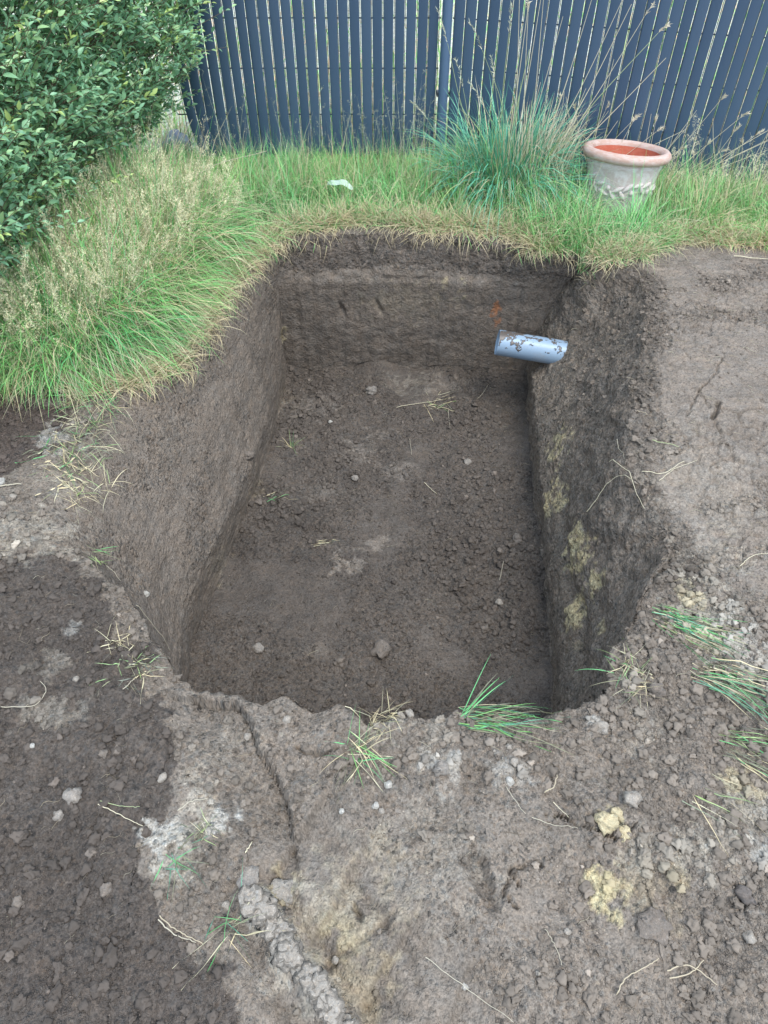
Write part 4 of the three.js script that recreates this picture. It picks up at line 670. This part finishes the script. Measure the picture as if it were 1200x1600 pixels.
// near middle and right
rock('stone', [-0.019, -0.58], 0.009, 'white', 'left of two white stones below the small tuft');
rock('stone', [-0.005, -0.571], 0.007, 'pale', 'right of two pale stones below the small tuft');
rock('stone', [-0.09, -0.565], 0.007, 'white', 'white pebble below the trodden slab');
rock('stone', [0.287, -0.667], 0.01, 'pale', 'upper of two pale stones below the long tuft on the near rim');
rock('stone', [0.274, -0.628], 0.01, 'white', 'lower of two pale stones below the long tuft on the near rim');
rock('stone', [0.01, -0.624], 0.01, 'white', 'white stone right of the small tuft');
rock('clod', [0.464, -0.536], 0.022, 'clay', 'crumbly yellow clay lump, left of the pair', 0.85);
rock('clod', [0.498, -0.523], 0.016, 'clay', 'smaller yellow clay lump touching the crumbly one', 0.8);
rock('clod', [0.487, -0.551], 0.014, 'clay', 'yellow clay lump behind the crumbly pair', 0.9);
rock('clod', [0.524, -0.582], 0.017, 'pale', 'pale beige clod standing above the yellow clay lumps', 0.95);
rock('clod', [0.489, -0.592], 0.012, 'soil', 'grey clod left of the pale beige clod');
rock('stone', [0.496, -0.749], 0.016, 'pale', 'pale stone on the near right corner of the rim');
rock('stone', [0.35, -0.335], 0.007, 'pale', 'pebble between the drag marks in the lower right');
rock('stone', [0.701, -0.328], 0.012, 'pale', 'pale rounded stone by the right edge at the bottom');
rock('clod', [0.63, -0.366], 0.012, 'soil', 'brown clod right of the yellow clay patch');
rock('clod', [0.716, -0.4], 0.018, 'dark', 'dark clod at the right edge beside the crumbly soil');
rock('stone', [0.149, -0.249], 0.008, 'white', 'small white pebble at the bottom centre');
rock('clod', [0.52, -0.349], 0.03, 'soil', 'flat grey flake of soil below the yellow clay patch', 0.28);
rock('clod', [0.127, -0.652], 0.02, 'grey', 'light grey crumbly clod in the near rim rubble', 0.8);
rock('clod', [0.638, -0.838], 0.02, 'soil', 'rooty clod on the near right corner of the pit', 0.9);
rock('clod', [-0.204, -0.416], 0.032, 'pale', 'flat tan clay slab at the upper end of the pale clay ridge', 0.22);
rock('clod', [-0.278, -0.442], 0.022, 'grey', 'flat grey flake left of the tan clay slab', 0.25);
{ const line = [[-0.255, -0.391], [-0.217, -0.349], [-0.175, -0.29], [-0.123, -0.239], [-0.068, -0.179]], bits = []; // broken ridge of squeezed-up clay
  const cv = new THREE.CatmullRomCurve3(line.map(([x, z]) => V(x, 0, z))); for (let i = 0; i < 34; i++) { const q = cv.getPointAt(i / 33), R = rng(900 + i), g = lump(900 + i, 0.015 + 0.009 * R(), 0.5, 3, 0.8); g.rotateY(i * 2.1); g.translate(q.x + (R() - 0.5) * 0.014, groundY(q.x, q.z) - 0.002, q.z + (R() - 0.5) * 0.014); bits.push(g); }
  single('clay_ridge', boxUV(mergeGeometries(bits)), SM.pale, 'broken pale ridge of squeezed clay running to the bottom edge', 'clay ridge'); }
// pit floor
rock('stone', [-0.444, -1.372], 0.021, 'grey', 'grey stone on the pit floor near the near left corner');
rock('clod', [-0.009, -1.366], 0.033, 'soil', 'largest dark clod on the pit floor near the near edge', 0.8);
rock('clod', [-0.158, -1.328], 0.019, 'soil', 'round clod left of the largest clod on the pit floor');
rock('stone', [0.431, -1.577], 0.015, 'pale', 'pale stone on the pit floor near the right wall');
rock('clod', [0.369, -1.468], 0.016, 'soil', 'brown clod below the pale stone on the pit floor');
rock('clod', [0.535, -1.88], 0.024, 'soil', 'flat dark clod at the foot of the right wall', 0.6);
rock('stone', [0.367, -2.317], 0.019, 'grey', 'light stone in the middle right of the pit floor');
rock('stone', [-0.124, -2.219], 0.017, 'grey', 'grey stone in the middle left of the pit floor');
rock('clod', [-0.062, -2.79], 0.027, 'grey', 'rounded clod near the foot of the far pit wall');
rock('clod', [-0.543, -2.136], 0.022, 'soil', 'brown clod at the foot of the left wall');
rock('clod', [-0.522, -2.071], 0.018, 'soil', 'clod in front of the brown clod at the foot of the left wall');
rock('stone', [-0.247, -2.578], 0.01, 'white', 'white pebble on the far left of the pit floor');
rock('clod', [0.454, -1.799], 0.013, 'soil', 'small clod near the middle of the right wall foot');
rock('stone', [0.06, -0.794], 0.011, 'pale', 'pale stone on the lip of the near rim beside dry turf');

// ---------------------------------------------------------------- straws and twigs lying about
function straw(pts, r, mat, label, name = 'straw') { const R = rng(Math.round(pts[0][0] * 977 + pts[0][1] * 331 + 5000)), dense = new THREE.CatmullRomCurve3(pts.map(q => q.length === 3 ? V(...q) : V(q[0], 0, q[1]))).getPoints(pts.length * 5), j = 0.0025; r *= 0.58;
  const v = dense.map(q => pts[0].length === 3 ? q : V(q.x + (R() - 0.5) * j, groundY(q.x, q.z) + r * 1.1 + 0.002 + 0.005 * R(), q.z + (R() - 0.5) * j)); for (let n = 0; n < 3; n++) for (let i = 1; i + 1 < v.length; i++) v[i].y = Math.max(v[i].y, (v[i - 1].y + v[i + 1].y) / 2); return single(name, tube(v, r, r * 0.6, v.length * 2, 5), mat, label, name === 'straw' ? 'straw' : 'twig'); }
straw([[0.667, -1.612], [0.717, -1.621], [0.747, -1.559]], 0.0022, straightMat, 'long pale straw lying across the right rim slope');
straw([[0.722, -1.689], [0.745, -1.59], [0.765, -1.445]], 0.0018, straightMat, 'bent pale straw crossing the long straw on the right rim slope');
straw([[0.756, -1.773], [0.75, -1.655]], 0.0016, grayStraw, 'short straw hanging above the crossed straws on the right slope');
straw([[0.781, -1.576], [0.842, -1.565], [0.919, -1.615]], 0.0018, straightMat, 'forked straw on the flat soil beside the right rim');
straw([[0.826, -1.539], [0.874, -1.576], [0.958, -1.615]], 0.0014, straightMat, 'thin straw over the forked straw beside the right rim');
straw([[0.833, -1.866], [0.862, -1.84]], 0.0018, rootMat, 'tiny white root scrap on the right rim');
straw([[1.449, -2.824], [1.589, -2.809]], 0.003, straightMat, 'straight dry stem along the turf edge at the right');
straw([[0.963, -1.216], [1.008, -1.247], [1.071, -1.251]], 0.0016, straightMat, 'pale straw at the right edge on flat soil');
straw([[0.841, -1.706], [0.914, -1.671]], 0.0022, greenStalk, 'green blade lying flat on the soil beside the right rim');
straw([[-0.755, -0.479, -1.498], [-0.735, -0.551, -1.572], [-0.705, -0.615, -1.663]], 0.003, grayStraw, 'pale twig stuck on the left wall near its near end', 'twig');
straw([[-0.713, -1.208], [-0.672, -1.21]], 0.002, grayStraw, 'short straw on the left rim near the dark hollow');
straw([[-0.802, -1.297], [-0.751, -1.251]], 0.0016, grayStraw, 'thin straw on the soil above the left rim hollow');
straw([[-1.131, -1.479], [-1.061, -1.494]], 0.004, grayStraw, 'grey brown twig at the left edge by the white stone', 'twig');
straw([[-0.62, -0.848], [-0.597, -0.872]], 0.002, grayStraw, 'short pale straw near the near left pit corner');
straw([[-0.889, -0.797], [-0.811, -0.808], [-0.8, -0.846], [-0.818, -0.863]], 0.0018, grayStraw, 'curling pale root in the soil at the left edge');
straw([[-0.609, -0.578], [-0.556, -0.555], [-0.508, -0.536]], 0.0016, straightMat, 'long straw on the dark soil left of the lime patch');
straw([[-0.607, -0.586], [-0.553, -0.573], [-0.522, -0.573]], 0.0013, greenStalk, 'thin green straw beside the long straw on the dark soil');
straw([[-0.439, -0.567], [-0.412, -0.586], [-0.379, -0.592]], 0.0018, grayStraw, 'arched root above the lime patch');
straw([[-0.285, -0.482], [-0.276, -0.507]], 0.0022, straightMat, 'short pale straw right of the lime patch');
straw([[-0.436, -0.364], [-0.407, -0.344], [-0.38, -0.331], [-0.347, -0.317]], 0.0022, rootMat, 'pale root bundle strand above the fallen grass');
straw([[-0.437, -0.357], [-0.399, -0.331], [-0.36, -0.32]], 0.0022, grayStraw, 'darker root strand beside the pale root bundle');
straw([[0.424, -0.234], [0.445, -0.259], [0.484, -0.275], [0.512, -0.29]], 0.0022, rootMat, 'curved pale root in the crumbly soil at the lower right');
straw([[0.525, -0.272], [0.569, -0.28], [0.614, -0.249]], 0.0024, rootMat, 'thick pale root of the knot at the lower right');
straw([[0.528, -0.259], [0.572, -0.27], [0.602, -0.29]], 0.0024, rootMat, 'pale root crossing the knot at the lower right');
straw([[0.346, -0.603], [0.369, -0.617], [0.38, -0.642]], 0.0026, rootMat, 'short curved pale root below the long tuft');
straw([[0.264, -0.614], [0.281, -0.582], [0.298, -0.555]], 0.0014, grayStraw, 'thin dark straw below the two pale stones');
straw([[0.311, -0.549], [0.356, -0.533], [0.402, -0.525]], 0.0014, grayStraw, 'thin straw beside the crack left of the yellow clay');
straw([[0.363, -0.582], [0.389, -0.549]], 0.0014, straightMat, 'straw slanting toward the yellow clay lumps');
straw([[0.308, -0.338], [0.319, -0.311], [0.329, -0.28]], 0.0014, grayStraw, 'thin straw lying in the drag marks at the bottom');
straw([[0.078, -0.295], [0.136, -0.254], [0.229, -0.191]], 0.0014, grayStraw, 'long thin root running to the bottom edge');
straw([[-0.09, -0.805], [-0.057, -0.797], [-0.023, -0.83]], 0.0018, straightMat, 'dry straw on the near rim beside the small tuft');
straw([[0.06, -2.671], [0.152, -2.698], [0.274, -2.726]], 0.0022, straightMat, 'pale straw on the far part of the pit floor');
straw([[0.3, -2.648], [0.302, -2.528]], 0.0018, grayStraw, 'bent straw near the far straw on the pit floor');
straw([[0.441, -2.717], [0.503, -2.822]], 0.002, grayStraw, 'straw leaning at the foot of the far wall below the pipe');
straw([[0.173, -2.181], [0.222, -2.118]], 0.002, straightMat, 'short pale straw in the middle of the pit floor');
straw([[0.441, -1.675], [0.461, -1.748]], 0.002, grayStraw, 'thin straw above the pale stone on the pit floor');
straw([[0.116, -2.461], [0.122, -2.358]], 0.0018, grayStraw, 'upright looking straw in the middle of the far pit floor');

// ---------------------------------------------------------------- torn tufts
function tuft([x, z], label, n, l0, l1, w, dir, droop, cols, dry, seed, spread = 0.02) {
  const R = rng(seed), o = newOut();
  n = Math.ceil(n * 0.75); w *= 0.75; for (let i = 0; i < n; i++) { const a = R() * 6.283, r = Math.sqrt(R()) * spread * 1.15, dd = V(dir[0] + (R() - 0.5) * dir[3] * 1.3, dir[1] * (0.3 + R()), dir[2] + (R() - 0.5) * dir[3] * 1.3); blade(o, V(Math.cos(a) * r, -0.004, Math.sin(a) * r), dd, lerp(l0, l1, R()), w * (0.7 + 0.6 * R()), droop * (0.6 + 2.2 * R()), 6, vary(R() < dry ? STRAW : R() < 0.4 ? [0.17, 0.18, 0.11] : cols[Math.floor(R() * cols.length)].map(v => v * 0.75), R, 0.4), (R() - 0.5) * 2.4); }
  // keep blades from sinking far into the soil
  for (let i = 0; i < o.p.length; i += 3) { const gy = groundY(x + o.p[i], z + o.p[i + 2]) - groundY(x, z); if (gy > -0.2 && o.p[i + 1] < gy + 0.006) o.p[i + 1] = gy + 0.006 + 0.004 * (i % 5) / 5; }
  return single('grass_tuft', outGeo(o), grassMat, label, 'grass tuft').position.set(x, groundY(x, z), z);
}
tuft([0.201, -0.781], 'long green tuft lying along the near rim of the pit', 60, 0.08, 0.24, 0.0028, [1, 0.35, 0.12, 0.5], 3, [LUSH, MID, BLUEG], 0.12, 81, 0.035);
tuft([0.186, -0.784], 'few green blades standing up from the near rim over the pit', 9, 0.1, 0.17, 0.0042, [0.5, 0.75, -0.3, 0.4], 2, [LUSH, BLUEG], 0, 82, 0.01);
tuft([-0.057, -0.696], 'small green tuft in the soil just in front of the near rim', 55, 0.05, 0.13, 0.003, [0.05, 0.6, 0.3, 1.3], 6, [LUSH, MID], 0.35, 83, 0.025);
tuft([-0.004, -0.784], 'dry straw tuft on the lip of the near rim', 50, 0.03, 0.09, 0.0026, [0, 0.8, 0, 1.3], 5, [OLIVE], 0.95, 84, 0.03);
tuft([0.725, -1.064], 'upper long green tuft lying on the right rim near the corner', 90, 0.08, 0.22, 0.0024, [0.7, 0.3, 0.5, 0.6], 3, [LUSH, MID, BLUEG], 0.35, 85, 0.035);
tuft([0.771, -0.88], 'lower long green tuft lying on the pale soil at the right', 80, 0.1, 0.22, 0.0025, [0.75, 0.3, 0.45, 0.5], 3, [LUSH, BLUEG], 0.3, 86, 0.04);
tuft([0.781, -0.711], 'dull green blades lying flat at the right edge', 40, 0.08, 0.2, 0.0025, [0.9, 0.2, 0.4, 0.6], 3, [LUSH, OLIVE], 0.25, 87, 0.04);
tuft([0.685, -0.603], 'thin faded blades on the soil left of the pale patch at the right', 16, 0.06, 0.14, 0.003, [0.6, 0.2, 0.6, 0.8], 3, [OLIVE, LUSH], 0.4, 88, 0.05);
tuft([0.592, -0.872], 'grey green rooty tuft on the near right corner', 60, 0.04, 0.11, 0.0026, [-0.2, 0.5, 0.1, 1.5], 5, [OLIVE, LUSH], 0.5, 89, 0.04);
tuft([-0.431, -0.466], 'small green sprig below the lime patch', 20, 0.04, 0.1, 0.0026, [0.4, 0.45, 0.4, 1.2], 9, [LUSH, BLUEG], 0.1, 90, 0.02);
tuft([-0.309, -0.344], 'sparse green blades fallen beside the clay ridge', 24, 0.05, 0.14, 0.0024, [0.1, 0.35, 0.3, 1.8], 9, [LUSH, BLUEG], 0.3, 91, 0.03);
tuft([-0.373, -0.516], 'tiny dark green tuft between the white lime spots', 40, 0.02, 0.05, 0.0022, [0, 0.7, 0, 1.4], 5, [[0.07, 0.12, 0.05], OLIVE], 0.2, 92, 0.02);
tuft([-0.949, -1.866], 'grey green tuft at the upper end of the left rim strip', 120, 0.05, 0.14, 0.003, [0.1, 0.6, 0.3, 1.3], 5, [LUSH, OLIVE], 0.4, 93, 0.08);
tuft([-0.951, -1.683], 'half buried pale green tuft on the left rim strip', 160, 0.05, 0.13, 0.003, [0.15, 0.5, 0.35, 1.2], 6, [OLIVE, LUSH, [0.3, 0.34, 0.24]], 0.45, 94, 0.09);
tuft([-0.897, -1.517], 'straw coloured tuft at the lower end of the left rim strip', 90, 0.04, 0.11, 0.0028, [0.1, 0.5, 0.3, 1.3], 6, [OLIVE], 0.85, 95, 0.07);
tuft([-0.828, -1.297], 'few dull green blades on the soil beside the left rim', 14, 0.05, 0.12, 0.0034, [0.6, 0.25, 0.3, 0.9], 3, [LUSH, OLIVE], 0.1, 96, 0.03);
tuft([-0.666, -0.987], 'short straw tuft at the near left pit corner', 26, 0.03, 0.08, 0.0026, [0.2, 0.5, 0.1, 1.4], 5, [OLIVE], 0.95, 97, 0.025);
tuft([-0.613, -0.897], 'grey green turf scrap on the near left rim', 60, 0.03, 0.08, 0.0026, [0.3, 0.4, 0.1, 1.5], 6, [OLIVE, [0.2, 0.22, 0.17]], 0.45, 98, 0.04);
tuft([-0.409, -2.419], 'small green tuft on the pit floor near the left wall', 30, 0.04, 0.1, 0.003, [0, 0.8, 0, 1.1], 5, [LUSH, OLIVE], 0.3, 99, 0.015);
tuft([-0.484, -2.089], 'few green blades on the pit floor by the left wall foot', 12, 0.05, 0.12, 0.003, [0.7, 0.3, -0.2, 0.8], 4, [LUSH], 0.2, 101, 0.02);
tuft([-0.268, -1.848], 'faint straw scrap in the middle of the pit floor', 12, 0.04, 0.09, 0.0024, [0.9, 0.15, 0, 0.4], 2, [OLIVE], 0.7, 102, 0.02);
tuft([0.243, -2.705], 'tangled straw scrap on the far right of the pit floor', 26, 0.05, 0.14, 0.0024, [0.4, 0.25, 0.1, 1.5], 4, [OLIVE], 0.85, 103, 0.05);

// ---------------------------------------------------------------- scraps of straw and rootlets too small to count
{
  const R = rng(131), geos = [0, 1, 2, 3].map(i => { const q = rng(140 + i), o = newOut(); blade(o, V(-0.5, 0, 0), V(1, 0.06, (q() - 0.5) * 0.3), 1, 0.05, -0.1 + 0.3 * q(), 5, [1, 1, 1], 1.4); const p = o.p; for (let k = 0; k < p.length; k += 3) p[k + 2] += 0.14 * Math.sin(p[k] * (3 + 2 * i)); return outGeo(o); }), s = [];
  for (let n = 0; n < 12000; n++) {
    const i = 1 + Math.floor(R() * (nS - 2)), j = 1 + Math.floor(R() * (nT - 2)), k = j * nS + i, x = pos[3 * k], z = pos[3 * k + 2]; if (Math.abs(x) > 1.7 || z > 0.1 || z < -3 || inPoly(x, z, turf) || nor[3 * k + 1] < 0.5) continue;
    const c = R() < 0.55 ? [0.32, 0.27, 0.19] : R() < 0.6 ? [0.14, 0.11, 0.08] : [0.46, 0.42, 0.31]; s.push([x, pos[3 * k + 1] + 0.004, z, R() * 6.28, 0.014 + 0.045 * R() * R(), (R() - 0.5) * 0.3, (R() - 0.5) * 0.3, c, Math.floor(R() * 4)]);
  }
  scatter('straw_litter', 'tiny scraps of straw and rootlets strewn over the bare soil', 'straw litter', geos, s, strawMat);
}

renderer.render(scene, camera);
